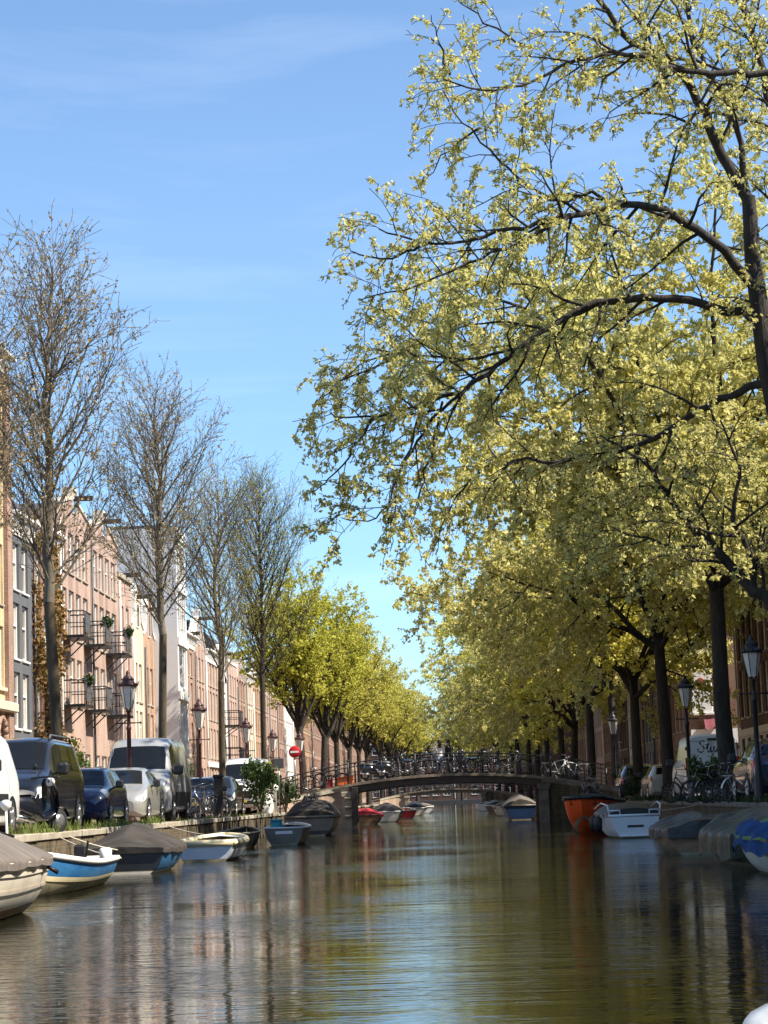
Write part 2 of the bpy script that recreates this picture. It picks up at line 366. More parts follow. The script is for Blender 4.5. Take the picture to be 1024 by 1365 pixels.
def copy_tree(src, loc=None, rz=None, label=None, group=None, tilt=None, scale=None):
    def rec(o, parent):
        c = o.copy(); col.objects.link(c)
        if parent is not None: c.parent = parent
        if o.name not in _kc: _kc[o.name] = kids(o)
        for ch in _kc[o.name]: rec(ch, c)
        return c
    c = rec(src, None)
    if loc is not None: c.location = loc
    e = list(c.rotation_euler)
    if rz is not None: e[2] = rz
    if tilt is not None: e[0], e[1] = tilt
    c.rotation_euler = e
    if label: c['label'] = label
    if group: c['group'] = group
    if scale is not None: c.scale = scale if hasattr(scale, '__len__') else (scale,) * 3
    return c

# ------------------------------------------------------------------ foliage and trees
def leaf_quads(C, k, size, spread, aspect=0.62, flat=0.0, g=nrng):
    """k leaf-shaped quads around each centre"""
    C = np.asarray(C, dtype=np.float32); n = len(C)
    P = np.repeat(C, k, axis=0) + g.normal(0, spread, (n * k, 3)).astype(np.float32)
    m = len(P)
    A = g.normal(0, 1, (m, 3)); A[:, 2] *= (1 - flat); A /= np.linalg.norm(A, axis=1, keepdims=True)
    B = g.normal(0, 1, (m, 3)); B -= A * (A * B).sum(1, keepdims=True); B /= np.linalg.norm(B, axis=1, keepdims=True)
    Cn = np.cross(A, B)
    s = size * g.uniform(0.5, 1.6, (m, 1))
    V = np.empty((m, 4, 3), dtype=np.float32)
    V[:, 0] = P - A * s * .5; V[:, 1] = P + B * s * aspect * .5 + Cn * s * .10
    V[:, 2] = P + A * s * .5; V[:, 3] = P - B * s * aspect * .5 + Cn * s * .10
    return V.reshape(-1, 3), np.arange(m * 4, dtype=np.int32).reshape(-1, 4)
class Tree:
    def __init__(s, seed): s.r = random.Random(seed); s.g = np.random.default_rng(seed); s.br = []; s.leaf = []; s.tw = []
    def rv(s): return Vector((s.r.gauss(0, 1), s.r.gauss(0, 1), s.r.gauss(0, 1)))
    def path(s, pts, radii, lvl): s.br.append((pts, radii, lvl))
    def grow(s, p, d, Ln, r, lvl, P):
        st = P['step'][lvl]; n = max(3, int(Ln / st)); pts = [p.copy()]; rad = [r]; dirs = [d.copy()]
        for i in range(n):
            t = (i + 1) / n
            d = (d + s.rv() * P['wob'][lvl] + Vector((0, 0, 1)) * (P['up'][lvl] - P['droop'][lvl] * t * t)).normalized()
            p = p + d * (Ln / n); pts.append(p.copy()); dirs.append(d.copy()); rad.append(max(r * (1 - t * P.get('taper', .8)), P.get('rmin', .006)))
        s.path(pts, rad, lvl)
        s.sprout(pts, dirs, rad, Ln, lvl, P)
    def sprout(s, pts, dirs, rad, Ln, lvl, P):
        n = len(pts) - 1
        if lvl < P['max']:
            nc = max(1, int(Ln * P['dens'][lvl] + s.r.random())); az = s.r.random() * 6.28
            for k in range(nc):
                t = P['t0'][lvl] + (1 - P['t0'][lvl]) * (k + s.r.random() * .8) / nc
                f = min(t * n, n - 1e-4); i = int(f); q = pts[i].lerp(pts[i + 1], f - i); dd = dirs[i + 1]
                az += 2.4 + s.r.uniform(-.5, .5)
                o = dd.orthogonal().normalized(); o2 = dd.cross(o); a = R(P['ang'][lvl]) * s.r.uniform(.75, 1.25)
                nd = (dd * math.cos(a) + (o * math.cos(az) + o2 * math.sin(az)) * math.sin(a)).normalized()
                if 'flat' in P: nd.z = nd.z * P['flat']; nd.normalize()
                ln = P['len'][lvl + 1] * s.r.uniform(.6, 1.25) * (1 - P.get('tp', .35) * t)
                if 'zshape' in P: ln *= P['zshape'](q.z, lvl)
                s.grow(q, nd, ln, min(rad[i] * .62, P['rad'][lvl + 1]), lvl + 1, P)
        if lvl >= P['leaflvl']:
            m = max(1, int(Ln * P['leafden']))
            for k in range(m):
                t = .15 + .85 * s.r.random(); f = min(t * n, n - 1e-4); i = int(f)
                if s.r.random() < P.get('leafp', 1): s.leaf.append(tuple(pts[i].lerp(pts[i + 1], f - i)))
    def wood(s, name, mat, parent, lv0=0, lv1=99, sides=(9, 7, 5, 4, 3)):
        b = MB()
        for pts, rad, l in s.br:
            if lv0 <= l <= lv1: b.tube(pts, rad, sides[min(l, len(sides) - 1)], cap=False)
        return b.build(name, mat, parent)
    def crown(s, name, mat, parent, k=4, size=.085, spread=.05, aspect=.62):
        V, F = leaf_quads(s.leaf, k, size, spread, aspect, g=s.g)
        return fast_mesh(name, V, F, mat, parent)
# ------------------------------------------------------------------ vehicles (front faces local -y, y=0 is the front bumper)
VR = [(0, 0), (.92, 0), (.985, .10), (1.0, .5), (.985, .85), (.955, 1.0)]
class Car:
    def __init__(s, st): s.st = st; s.L = st[-1][0]
    def par(s, y):
        st = s.st; y = min(max(y, 0), s.L)
        for a, b in zip(st, st[1:]):
            if y <= b[0]:
                t = (y - a[0]) / max(b[0] - a[0], 1e-6); return [a[i] + (b[i] - a[i]) * t for i in range(1, 6)]
        return list(st[-1][1:])
    def ring(s, y):
        zl, zb, zt, hw, ht = s.par(y); h = zb - zl; r = [(hw * a, zl + h * c) for a, c in VR]
        e = zt - zb
        r += [(hw * .94 + (ht - hw * .94) * .5, zb + e * .47), (ht, zb + e * .86), (ht * .90, zb + e * .97), (ht * .5, zt + .012), (0, zt + .016)]
        return r
    def P(s, y, v, side=1):
        """v runs 0..10 from the sill centre up to the roof centre line, 10..20 down the other side"""
        if v > 10: v = 20 - v; side = -side
        r = s.ring(y); i = min(int(v), 9); f = v - i
        return Vector((side * (r[i][0] + (r[i + 1][0] - r[i][0]) * f), y, r[i][1] + (r[i + 1][1] - r[i][1]) * f))
    def body(s, mat, parent):
        ys = []
        for a, b in zip(s.st, s.st[1:]):
            k = max(1, int((b[0] - a[0]) / .16)); ys += [a[0] + (b[0] - a[0]) * i / k for i in range(k)]
        ys.append(s.L); rows = []
        for y in ys:
            r = s.ring(y); rows.append([(x, y, z) for x, z in r] + [(-x, y, z) for x, z in r[-2:0:-1]])
        b = MB(); b.grid(rows, True, True)
        n = len(rows[0]); b.add(rows[0], [tuple(range(n - 1, -1, -1))]); b.add(rows[-1], [tuple(range(n))])
        return b.build('body', mat, parent)
    def patch(s, b, y0, y1, v0, v1, off=.007, side=1, ny=6, nv=6, skew0=0, skew1=0):
        """sheet lying just proud of the body; skew shifts the top edge along y"""
        rows = []
        for i in range(ny + 1):
            row = []
            for j in range(nv + 1):
                tv = j / nv; ty = i / ny; v = v0 + (v1 - v0) * tv
                y = (y0 + skew0 * tv) * (1 - ty) + (y1 + skew1 * tv) * ty
                p = s.P(y, v, side); e = 1e-2
                du = s.P(y + e, v, side) - s.P(y - e, v, side); dv = s.P(y, min(v + .05, 20), side) - s.P(y, v - .05, side)
                nn = du.cross(dv)
                if nn.length > 1e-9:
                    nn.normalize()
                    ctr = Vector((0, p.y, .8))
                    if nn.dot(p - ctr) < 0: nn = -nn
                    p = p + nn * off
                row.append(p)
            rows.append(row)
        b.grid(rows, True); return b
def wheel(parent, x, y, r, w, rim='alloy', spokes=5):
    sgn = 1 if x > 0 else -1
    wh = MB().lathe([(r * .55, -w * .5), (r * .93, -w * .5), (r, -w * .32), (r, w * .32), (r * .93, w * .5), (r * .66, w * .5), (r * .62, w * .42)], 24, (0, 0, 0), 'x').build('wheel', 'rubber', parent, (x, y, r))
    b = MB(); e = sgn * w * .47
    b.lathe([(r * .64, e - sgn * .03), (r * .66, e + sgn * .006), (r * .57, e + sgn * .008), (r * .55, e - sgn * .03)], 24, (0, 0, 0), 'x')
    for k in range(spokes):
        a = 2 * math.pi * k / spokes
        b.tube([(e - sgn * .005, 0, 0), (e, math.cos(a) * r * .6, math.sin(a) * r * .6)], [r * .14, r * .09], 5)
    b.lathe([(r * .14, e - sgn * .02), (r * .14, e + sgn * .012), (r * .05, e + sgn * .016)], 10, (0, 0, 0), 'x')
    b.build('rim', rim, wh)
    return wh
def make_car(name, loc, rz, label, cat, prof, paint, wheels, wr, screen, sides, rearwin=None, hl=None, tl=None, group=None,
             bumper='plastic_black', grille=None, rear_flat=False, rim='alloy', fog=None, mirrors=None, handles=(), hubs=5):
    root = empty(name, loc, rz, label, cat, group)
    c = Car(prof); L = c.L; c.body(paint, root)
    def hw(y): return c.par(y)[3]
    for y in wheels:
        for sg in (1, -1):
            x = sg * (hw(y) - .10)
            wheel(root, x, y, wr, .21, rim, hubs)
            a = MB(); rows = []
            zl = c.par(y)[0]
            for k in range(13):
                t = math.pi * k / 12
                rows.append([(sg * (hw(y) - .12), y + math.cos(t) * (wr + .015), wr + math.sin(t) * (wr + .015)), (sg * (hw(y) + .008), y + math.cos(t) * (wr + .02), wr + math.sin(t) * (wr + .02)), (sg * (hw(y) + .008), y + math.cos(t) * (wr + .075), wr + math.sin(t) * (wr + .075))])
            a.grid(rows); a.build('wheel_arch', 'plastic_black', root)
            d = MB(); d.lathe([(wr + .03, sg * (hw(y) - .06)), (wr + .03, sg * (hw(y) + .004))], 20, (0, y, wr), 'x'); d.build('wheel_well', 'ink', root)
    y0, y1 = screen
    c.patch(MB(), y0, y1, 7.75, 12.25, .006, ny=8, nv=12).build('windscreen', 'car_glass', root)
    for (a, b_, sk0, sk1) in sides:
        for sg in (1, -1):
            c.patch(MB(), a, b_, 5.18, 6.9, .008, sg, skew0=sk0, skew1=sk1).build('side_window', 'car_glass', root)
    if rearwin:
        if rear_flat:
            for (x0, x1, z0, z1) in rearwin:
                MB().b2((x0, L - .004, z0), (x1, L + .008, z1), .004).build('rear_window', 'car_glass', root)
        else:
            c.patch(MB(), rearwin[0], rearwin[1], 7.75, 12.25, .006, ny=6, nv=10).build('rear_window', 'car_glass', root)
    # front end
    zf, zb, zt, h0, _ = c.par(0.0)
    if hl:
        for sg in (1, -1):
            if len(hl) == 4:
                c.patch(MB(), hl[0], hl[1], hl[2], hl[3], .01, sg, ny=5, nv=5, skew0=.05, skew1=.22).build('headlight', 'headlight', root)
            else:   # round lamp
                p = c.P(hl[0], hl[1], sg)
                MB().lathe([(hl[2], .07), (hl[2], -.03), (hl[2] * .8, -.055), (hl[2] * .3, -.07)], 18, (p.x * .93, p.y - .01, p.z), 'y').build('headlight', 'headlight', root)
    g = MB(); g.b2((-h0 * .72, -.022, zf + .02), (h0 * .72, .05, zf + (zb - zf) * .42), .02); g.build('bumper', bumper, root)
    if grille:
        MB().b2((-h0 * grille[2], -.02, grille[0]), (h0 * grille[2], .04, grille[1]), .012).build('grille', 'plastic_black', root)
    MB().b2((-.26, -.036, zf + .10), (.26, -.020, zf + .21), .004).build('front_plate', 'plate_yellow', root)
    zr, zrb, zrt, hr, _ = c.par(L)
    MB().b2((-.26, L + .004, zr + .22), (.26, L + .020, zr + .33), .004).build('rear_plate', 'plate_yellow', root)
    MB().b2((-hr * .98, L - .05, zr), (hr * .98, L + .05, zr + .2), .03).build('rear_bumper', bumper, root)
    if tl:
        for sg in (1, -1):
            if rear_flat:
                x = sg * (hr - tl[2] * .5 - .01)
                MB().box((x, L - .03, (tl[0] + tl[1]) / 2), (tl[2], .10, tl[1] - tl[0]), bev=.012).build('tail_light', 'tail_light', root)
            else:
                c.patch(MB(), L - tl[2], L - .01, tl[0], tl[1], .012, sg, ny=5, nv=5, skew0=.06).build('tail_light', 'tail_light', root)
    if mirrors:
        ym, zm, sz = mirrors
        for sg in (1, -1):
            x = sg * (hw(ym) + .11)
            b = MB(); b.box((x, ym, zm), (.20 * sz, .12 * sz, .20 * sz), bev=.04 * sz); b.tube([(x - sg * .08, ym, zm - .05), (sg * (hw(ym) - .04), ym + .02, zm - .09)], .025, 5)
            b.build('mirror', 'plastic_black', root)
    for (yh, zh) in handles:
        for sg in (1, -1):
            MB().box((sg * (hw(yh) + .004), yh, zh), (.035, .17, .03), bev=.01).build('door_handle', paint if paint != 'paint_white' else 'plastic_black', root)
    return root, c
def line_on(c, root, y, v0, v1, side, w=.012, name='door_seam'):
    c.patch(MB(), y - w / 2, y + w / 2, v0, v1, .004, side, ny=1, nv=8).build(name, 'ink', root)

P_MINI = [(0, .34, .56, .60, .58, .48), (.05, .26, .64, .70, .70, .57), (.18, .21, .72, .82, .80, .66), (.45, .19, .82, .90, .835, .69), (.98, .19, .90, .97, .84, .71), (1.50, .19, .93, 1.36, .84, .58), (2.0, .19, .94, 1.41, .84, .60), (3.0, .19, .95, 1.39, .84, .585), (3.35, .21, .95, 1.30, .835, .56), (3.6, .26, .90, 1.0, .80, .62), (3.70, .34, .74, .78, .70, .55)]
P_HATCH = [(0, .36, .58, .62, .60, .50), (.05, .27, .66, .71, .73, .60), (.22, .21, .75, .82, .85, .70), (.55, .19, .86, .92, .875, .73), (1.05, .19, .95, 1.03, .88, .74), (1.95, .19, .98, 1.44, .88, .60), (2.5, .19, .99, 1.50, .88, .62), (3.5, .19, 1.0, 1.45, .88, .60), (4.0, .22, .98, 1.24, .87, .60), (4.2, .27, .92, 1.02, .84, .64), (4.28, .36, .80, .84, .76, .62)]
P_WAGON = [(0, .36, .58, .62, .60, .50), (.05, .27, .66, .71, .73, .60), (.22, .21, .75, .82, .85, .70), (.6, .19, .86, .92, .88, .73), (1.25, .19, .93, 1.0, .89, .74), (2.0, .19, .96, 1.40, .89, .62), (2.5, .19, .97, 1.46, .89, .64), (4.0, .19, .99, 1.44, .89, .62), (4.35, .22, .98, 1.32, .88, .61), (4.52, .27, .94, 1.04, .86, .66), (4.6, .34, .84, .88, .80, .66)]
P_VAN = [(0, .36, .68, .73, .66, .56), (.06, .28, .80, .86, .80, .67), (.2, .23, .92, 1.0, .90, .74), (.6, .21, 1.06, 1.14, .94, .78), (.98, .21, 1.14, 1.23, .95, .80), (1.75, .21, 1.17, 1.82, .95, .76), (2.1, .21, 1.18, 1.90, .95, .77), (4.2, .21, 1.18, 1.88, .95, .76), (4.6, .23, 1.17, 1.82, .945, .75), (4.72, .30, 1.12, 1.74, .92, .74)]
P_BIGVAN = [(0, .42, .86, .92, .76, .66), (.06, .34, 1.0, 1.06, .90, .77), (.2, .30, 1.14, 1.22, .98, .84), (.55, .28, 1.28, 1.36, 1.02, .87), (.85, .28, 1.36, 1.46, 1.03, .88), (1.50, .28, 1.42, 2.20, 1.03, .84), (1.85, .28, 1.44, 2.40, 1.03, .83), (2.3, .28, 1.44, 2.45, 1.03, .84), (5.2, .28, 1.44, 2.45, 1.03, .84), (5.38, .30, 1.42, 2.43, 1.02, .84), (5.45, .36, 1.40, 2.38, 1.0, .83)]
P_CADDY = [(0, .36, .66, .71, .62, .52), (.06, .27, .76, .82, .76, .63), (.2, .22, .86, .93, .86, .70), (.55, .2, .98, 1.06, .90, .74), (1.0, .2, 1.08, 1.16, .91, .76), (1.65, .2, 1.12, 1.76, .91, .72), (2.0, .2, 1.13, 1.83, .91, .73), (3.9, .2, 1.13, 1.82, .91, .73), (4.25, .22, 1.12, 1.74, .905, .71), (4.42, .30, 1.06, 1.60, .88, .68)]
P_SUV = [(0, .40, .64, .70, .62, .52), (.06, .30, .76, .83, .78, .65), (.25, .25, .88, .97, .89, .74), (.65, .23, 1.0, 1.07, .92, .77), (1.15, .23, 1.07, 1.15, .93, .78), (1.95, .23, 1.10, 1.58, .93, .66), (2.4, .23, 1.11, 1.66, .93, .68), (3.7, .23, 1.13, 1.63, .93, .66), (4.1, .25, 1.12, 1.50, .92, .65), (4.32, .32, 1.06, 1.18, .89, .70), (4.4, .40, .92, .97, .83, .66)]

# ------------------------------------------------------------------ boats (bow at local +y, y=0 is the stern, z=0 the water)
class Hull:
    def __init__(s, L, B, h, stern=.82, bow=.75, rise=.35, flare=.80, fine=2.0, keel=-.22, srise=0.0):
        s.__dict__.update(locals())
    def half(s, t):
        if t < .4: k = s.stern + (1 - s.stern) * math.sin(t / .4 * math.pi / 2)
        else: k = max(0.0, 1 - ((t - .4) / .6) ** s.fine) ** s.bow
        return s.B / 2 * k
    def sheer(s, t): return s.h * (1 + s.rise * max(0, (t - .3) / .7) ** 2 + s.srise * (1 - t) ** 3)
    def P(s, t, v):
        """v: 0 keel .. 1 gunwale"""
        b = s.half(t); z0 = s.keel + (s.sheer(t) * .35 - s.keel) * max(0, (t - .78) / .22) ** 2; zs = s.sheer(t)
        x = b * (1 - (1 - v) ** 2.6) * (s.flare + (1 - s.flare) * v) / 1.0
        return (x, s.L * t + (.06 * s.L * (v - .5) * max(0, (t - .8) / .2)), z0 + (zs - z0) * (v ** 1.35))
def shell(b, h, v0, v1, off=0.0, n=22, m=6, transom=True, t0=0.0):
    for sg in (1, -1):
        rows = []
        for i in range(n + 1):
            t = t0 + (1 - t0) * i / n; row = []
            for j in range(m + 1):
                x, y, z = h.P(t, v0 + (v1 - v0) * j / m); row.append((sg * (x + off), y + off * (t > .97), z))
            rows.append(row if sg > 0 else row[::-1])
        b.grid(rows, True)
    if transom:
        r = [h.P(0, v0 + (v1 - v0) * j / m) for j in range(m + 1)]
        b.add([(x + off, y - off, z) for x, y, z in r] + [(-x - off, y - off, z) for x, y, z in r[::-1]], [tuple(range(2 * m + 2))])
    return b
def open_boat(name, loc, rz, label, h, lower, upper, split=.5, rail='wood_white', inside='hull_grey', group=None, railr=.035, thwarts=2, deck=None, stripe=None, cat='boat'):
    """hull in two bands, gunwale, lining with floor, benches"""
    root = empty(name, loc, rz, label, cat, group)
    hb = shell(MB(), h, 0, split).build('hull', lower, root)
    shell(MB(), h, split, 1, .004).build('topsides', upper, root)
    zv = lambda zz: ((zz - h.keel) / (h.h - h.keel)) ** (1 / 1.35)
    shell(MB(), h, zv(-.06), zv(.055), .007).build('waterline_grime', 'hull_foul', root)
    if stripe: shell(MB(), h, split - .03, split + .05, .009).build('waterline_stripe', stripe, root)
    b = MB(); n = 24
    for sg in (1, -1):
        b.tube([(sg * h.P(i / n, 1)[0], h.P(i / n, 1)[1], h.P(i / n, 1)[2]) for i in range(n + 1)], railr, 6)
    p = h.P(0, 1); b.tube([(-p[0], p[1], p[2]), (p[0], p[1], p[2])], railr, 6); b.build('gunwale', rail, root)
    b = MB(); rows = []
    for i in range(n + 1):
        t = .015 + .95 * i / n; x, y, z = h.P(t, 1); zi = min(z - .08, .14 + (z - .2) * max(0, (t - .55) / .45) ** 2); xi = max(x - .05, .005)
        zk = h.P(t, 0)[2]; vv = max(.05, (zi - zk) / (z - zk)) ** (1 / 1.35); xb = max(min(h.P(t, vv)[0] - .06, xi * .9), .003)
        rows.append([(-xi, y, z), (-xb, y, zi), (0, y, zi - .01), (xb, y, zi), (xi, y, z)])
    b.grid(rows, False); b.build('lining', inside, root)
    for k in range(thwarts):
        t = .22 + .5 * k / max(1, thwarts); x, y, z = h.P(t, 1)
        MB().b2((-x * .93, y - .13, z - .16), (x * .93, y + .13, z - .12), .01).build('bench', 'wood_brown', root)
    if deck:
        b = MB(); rows = []
        for i in range(9):
            t = deck + (1 - deck) * i / 8; x, y, z = h.P(t, 1); rows.append([(-x, y, z + .01), (0, y, z + .01 + .06 * (1 - i / 8)), (x, y, z + .01)])
        b.grid(rows); b.build('foredeck', upper, root)
    return root
def cover(h, parent, mat, peak=.45, skirt=.16, t0=0.0, t1=.98, seed=1, sharp=1.5, wr=.05, humps=None, name='tarpaulin', nt_=72, nv=26, prof=None, sag=.0):
    """sheet thrown over the boat from gunwale to gunwale, with folds and a hanging skirt"""
    r = random.Random(seed); ph = [r.uniform(0, 6.28) for _ in range(8)]; rows = []
    for i in range(nt_ + 1):
        u = i / nt_; t = t0 + (t1 - t0) * u; x, y, z = h.P(t, 1)
        pk = (prof(u) if prof else math.sin(min(1, max(0, .12 + .88 * u)) * math.pi) ** .6) * peak
        row = []
        for j in range(-nv, nv + 1):
            v = j / nv; a = abs(v)
            if a > .86:
                k = (a - .86) / .14; xx = (x + .05 + .02 * math.sin(ph[4] + u * 40)) * (1 if v > 0 else -1); zz = z + .03 - skirt * k * (1 + .16 * math.sin(ph[0] + u * 11) + .08 * math.sin(ph[1] + u * 37))
            else:
                k = a / .86; xx = (x + .05) * k * (1 if v > 0 else -1); zz = z + .03 + pk * (1 - k ** sharp)
                fold = math.sin(u * 31 + ph[2] + 3 * k + v * 1.5) * .5 + math.sin(u * 57 + ph[3] - 5 * v) * .3 + math.sin(u * 13 + v * 9 + ph[5]) * .4
                zz += wr * fold * (k * (1.15 - k)) * 2.2 - sag * math.sin(k * math.pi) * (.5 + .5 * math.sin(u * 19 + ph[6]))
            row.append((xx, y, zz))
        rows.append(row)
    b = MB(); b.grid(rows, True)
    for rr in (rows[0], rows[-1]):
        yy = rr[0][1]; lo = min(q[2] for q in rr)
        b.add(rr, [tuple(range(len(rr)))])
    return b.build(name, mat, parent)
def mooring(p0, p1, label, sag=.1):
    p0, p1 = Vector(p0), Vector(p1); pts = []
    for i in range(9):
        t = i / 8; q = p0.lerp(p1, t); q.z -= sag * 4 * t * (1 - t); pts.append(q - p0)
    o = MB().tube(pts, .014, 5).build('mooring_rope', 'rope', None, p0)
    return tag(o, label, 'rope')

# ------------------------------------------------------------------ bicycle (length along local y, front wheel +y)
def make_bike(label, loc, rz, group, frame='paint_black', tilt=(0, 0), crate=None, tyre='rubber'):
    root = empty('bicycle', loc, rz, label, 'bicycle', group, tilt)
    for y in (-.53, .55):
        w = MB(); n = 28; rows = []
        for k in range(n + 1):
            a = 2 * math.pi * k / n; rows.append([(math.cos(q) * .026, y + math.cos(a) * (.325 + math.sin(q) * .03), .35 + math.sin(a) * (.325 + math.sin(q) * .03)) for q in (0, 1.57, 3.14, 4.71)])
        w.grid(rows, True, True); wo = w.build('wheel', tyre, root)
        s = MB()
        for k in range(12):
            a = 2 * math.pi * k / 12 + .1; s.tube([(.02 * (-1) ** k, y, .35), (0, y + math.cos(a) * .32, .35 + math.sin(a) * .32)], .004, 3, False)
        s.lathe([(.025, -.04), (.025, .04)], 8, (0, y, .35), 'x'); s.build('spokes', 'steel', wo)
        f = MB(); rows = []
        for k in range(9):
            a = R(20 + 150 * k / 8); rows.append([(-.03, y + math.cos(a) * .37, .35 + math.sin(a) * .37), (.03, y + math.cos(a) * .37, .35 + math.sin(a) * .37)])
        f.grid(rows); f.build('mudguard', frame, root)
    f = MB(); bb = (0, -.06, .30); hd = (0, .40, .84); st = (0, -.20, .78)
    f.tube([bb, hd], .028, 6); f.tube([bb, st], .024, 6); f.tube([st, (0, .38, .90)], .016, 6) if crate is not False else f.tube([(0, -.12, .5), (0, .41, .80)], .018, 6)
    for sg in (1, -1):
        f.tube([(0, -.06, .30), (sg * .05, -.53, .35)], .011, 5); f.tube([st, (sg * .05, -.53, .35)], .010, 5); f.tube([(0, .42, .74), (sg * .05, .55, .35)], .012, 5)
    f.tube([(0, .37, .98), (0, .44, .72)], .02, 6); f.build('frame', frame, root)
    h = MB(); h.tube([(0, .37, .96), (0, .35, 1.05)], .014, 6); h.tube([(-.27, .16, 1.10), (-.24, .30, 1.10), (0, .37, 1.06), (.24, .30, 1.10), (.27, .16, 1.10)], .013, 6); h.build('handlebar', 'steel', root)
    s = MB(); s.tube([st, (0, -.23, .93)], .013, 6)
    s.grid([[(-.10, -.36, .95), (-.05, -.36, .985), (.05, -.36, .985), (.10, -.36, .95)], [(-.11, -.28, .95), (-.05, -.28, .98), (.05, -.28, .98), (.11, -.28, .95)], [(-.03, -.10, .95), (-.02, -.10, .975), (.02, -.10, .975), (.03, -.10, .95)]]); s.build('saddle', 'plastic_black', root)
    c = MB(); c.lathe([(.09, -.05), (.09, -.04)], 14, (0, -.06, .30), 'x'); c.tube([(.06, -.06, .30), (.06, .06, .20)], .011, 5); c.tube([(-.06, -.06, .30), (-.06, -.18, .40)], .011, 5)
    c.box((.11, .06, .20), (.09, .07, .02)); c.box((-.11, -.18, .40), (.09, .07, .02)); c.build('crank', 'steel', root)
    k = MB(); k.b2((-.07, -.80, .74), (.07, -.30, .755))
    for sg in (1, -1): k.tube([(sg * .06, -.70, .74), (sg * .05, -.53, .37)], .007, 4)
    k.build('carrier', frame, root)
    if crate:
        b = MB(); z0, z1 = .80, 1.06
        b.b2((-.20, .50, z0), (.20, .82, z0 + .02))
        b.b2((-.20, .50, z0), (-.185, .82, z1)); b.b2((.185, .50, z0), (.20, .82, z1)); b.b2((-.185, .50, z0), (.185, .515, z1)); b.b2((-.185, .805, z0), (.185, .82, z1)); b.build('front_crate', crate, root)
    return root
def make_moped(loc, rz, label, group=None, seat='plastic_grey'):
    root = empty('scooter', loc, rz, label, 'scooter', group)
    for y in (-.60, .62): 
        w = MB().lathe([(.12, -.05), (.20, -.055), (.235, -.03), (.235, .03), (.20, .055), (.12, .05)], 20, (0, y, .235), 'x').build('wheel', 'rubber', root)
        MB().lathe([(.13, -.056), (.13, .056), (.05, .06)], 12, (0, y, .235), 'x').build('rim', 'alloy', w)
    b = MB(); rows = []
    for y, wd, z0, z1 in ((-.88, .05, .52, .66), (-.7, .16, .40, .74), (-.4, .19, .28, .76), (-.15, .17, .24, .70), (.0, .14, .24, .36), (.22, .14, .24, .34), (.36, .16, .30, .42)):
        rows.append([(wd * math.cos(a), y, (z0 + z1) / 2 + (z1 - z0) / 2 * math.sin(a)) for a in [2 * math.pi * k / 12 for k in range(12)]])
    b.grid(rows, True, True); b.add(rows[0], [tuple(range(12))]); b.build('body', 'paint_black', root)
    s = MB(); rows = []
    for z, y, wd in ((.30, .42, .15), (.5, .46, .20), (.75, .43, .20), (.95, .36, .14), (1.03, .34, .08)):
        rows.append([(-wd, y - .05, z), (-wd * .6, y + .05, z), (0, y + .09, z), (wd * .6, y + .05, z), (wd, y - .05, z)])
    s.grid(rows); s.build('leg_shield', 'paint_black', root)
    m = MB(); rows = []
    for y, wd, z in ((-.85, .05, .74), (-.7, .14, .80), (-.4, .15, .81), (-.2, .12, .78), (-.12, .04, .74)):
        rows.append([(-wd, y, z - .07), (-wd * .8, y, z), (0, y, z + .02), (wd * .8, y, z), (wd, y, z - .07)])
    m.grid(rows); m.build('seat', seat, root)
    h = MB(); h.tube([(0, .62, .24), (0, .36, 1.0)], .03, 6); h.tube([(-.33, .24, 1.04), (-.1, .33, 1.06), (.1, .33, 1.06), (.33, .24, 1.04)], .02, 6)
    for sg in (1, -1): h.tube([(sg * .2, .32, 1.06), (sg * .28, .30, 1.22)], .008, 4); h.lathe([(.06, 0), (.06, .012)], 10, (sg * .30, .30, 1.26), 'y')
    h.build('handlebar', 'plastic_black', root)
    MB().lathe([(.075, -.05), (.085, .03), (.03, .06)], 14, (0, .40, .96), 'y').build('headlight', 'headlight', root)
    f = MB(); rows = []
    for k in range(9):
        a = R(15 + 150 * k / 8); rows.append([(-.08, .62 + math.cos(a) * .26, .235 + math.sin(a) * .26), (.08, .62 + math.cos(a) * .26, .235 + math.sin(a) * .26)])
    f.grid(rows); f.build('mudguard', 'paint_black', root)
    MB().tube([(.16, -.3, .25), (.17, -.85, .34)], [.04, .055], 10).build('exhaust', 'chrome', root)
    return root

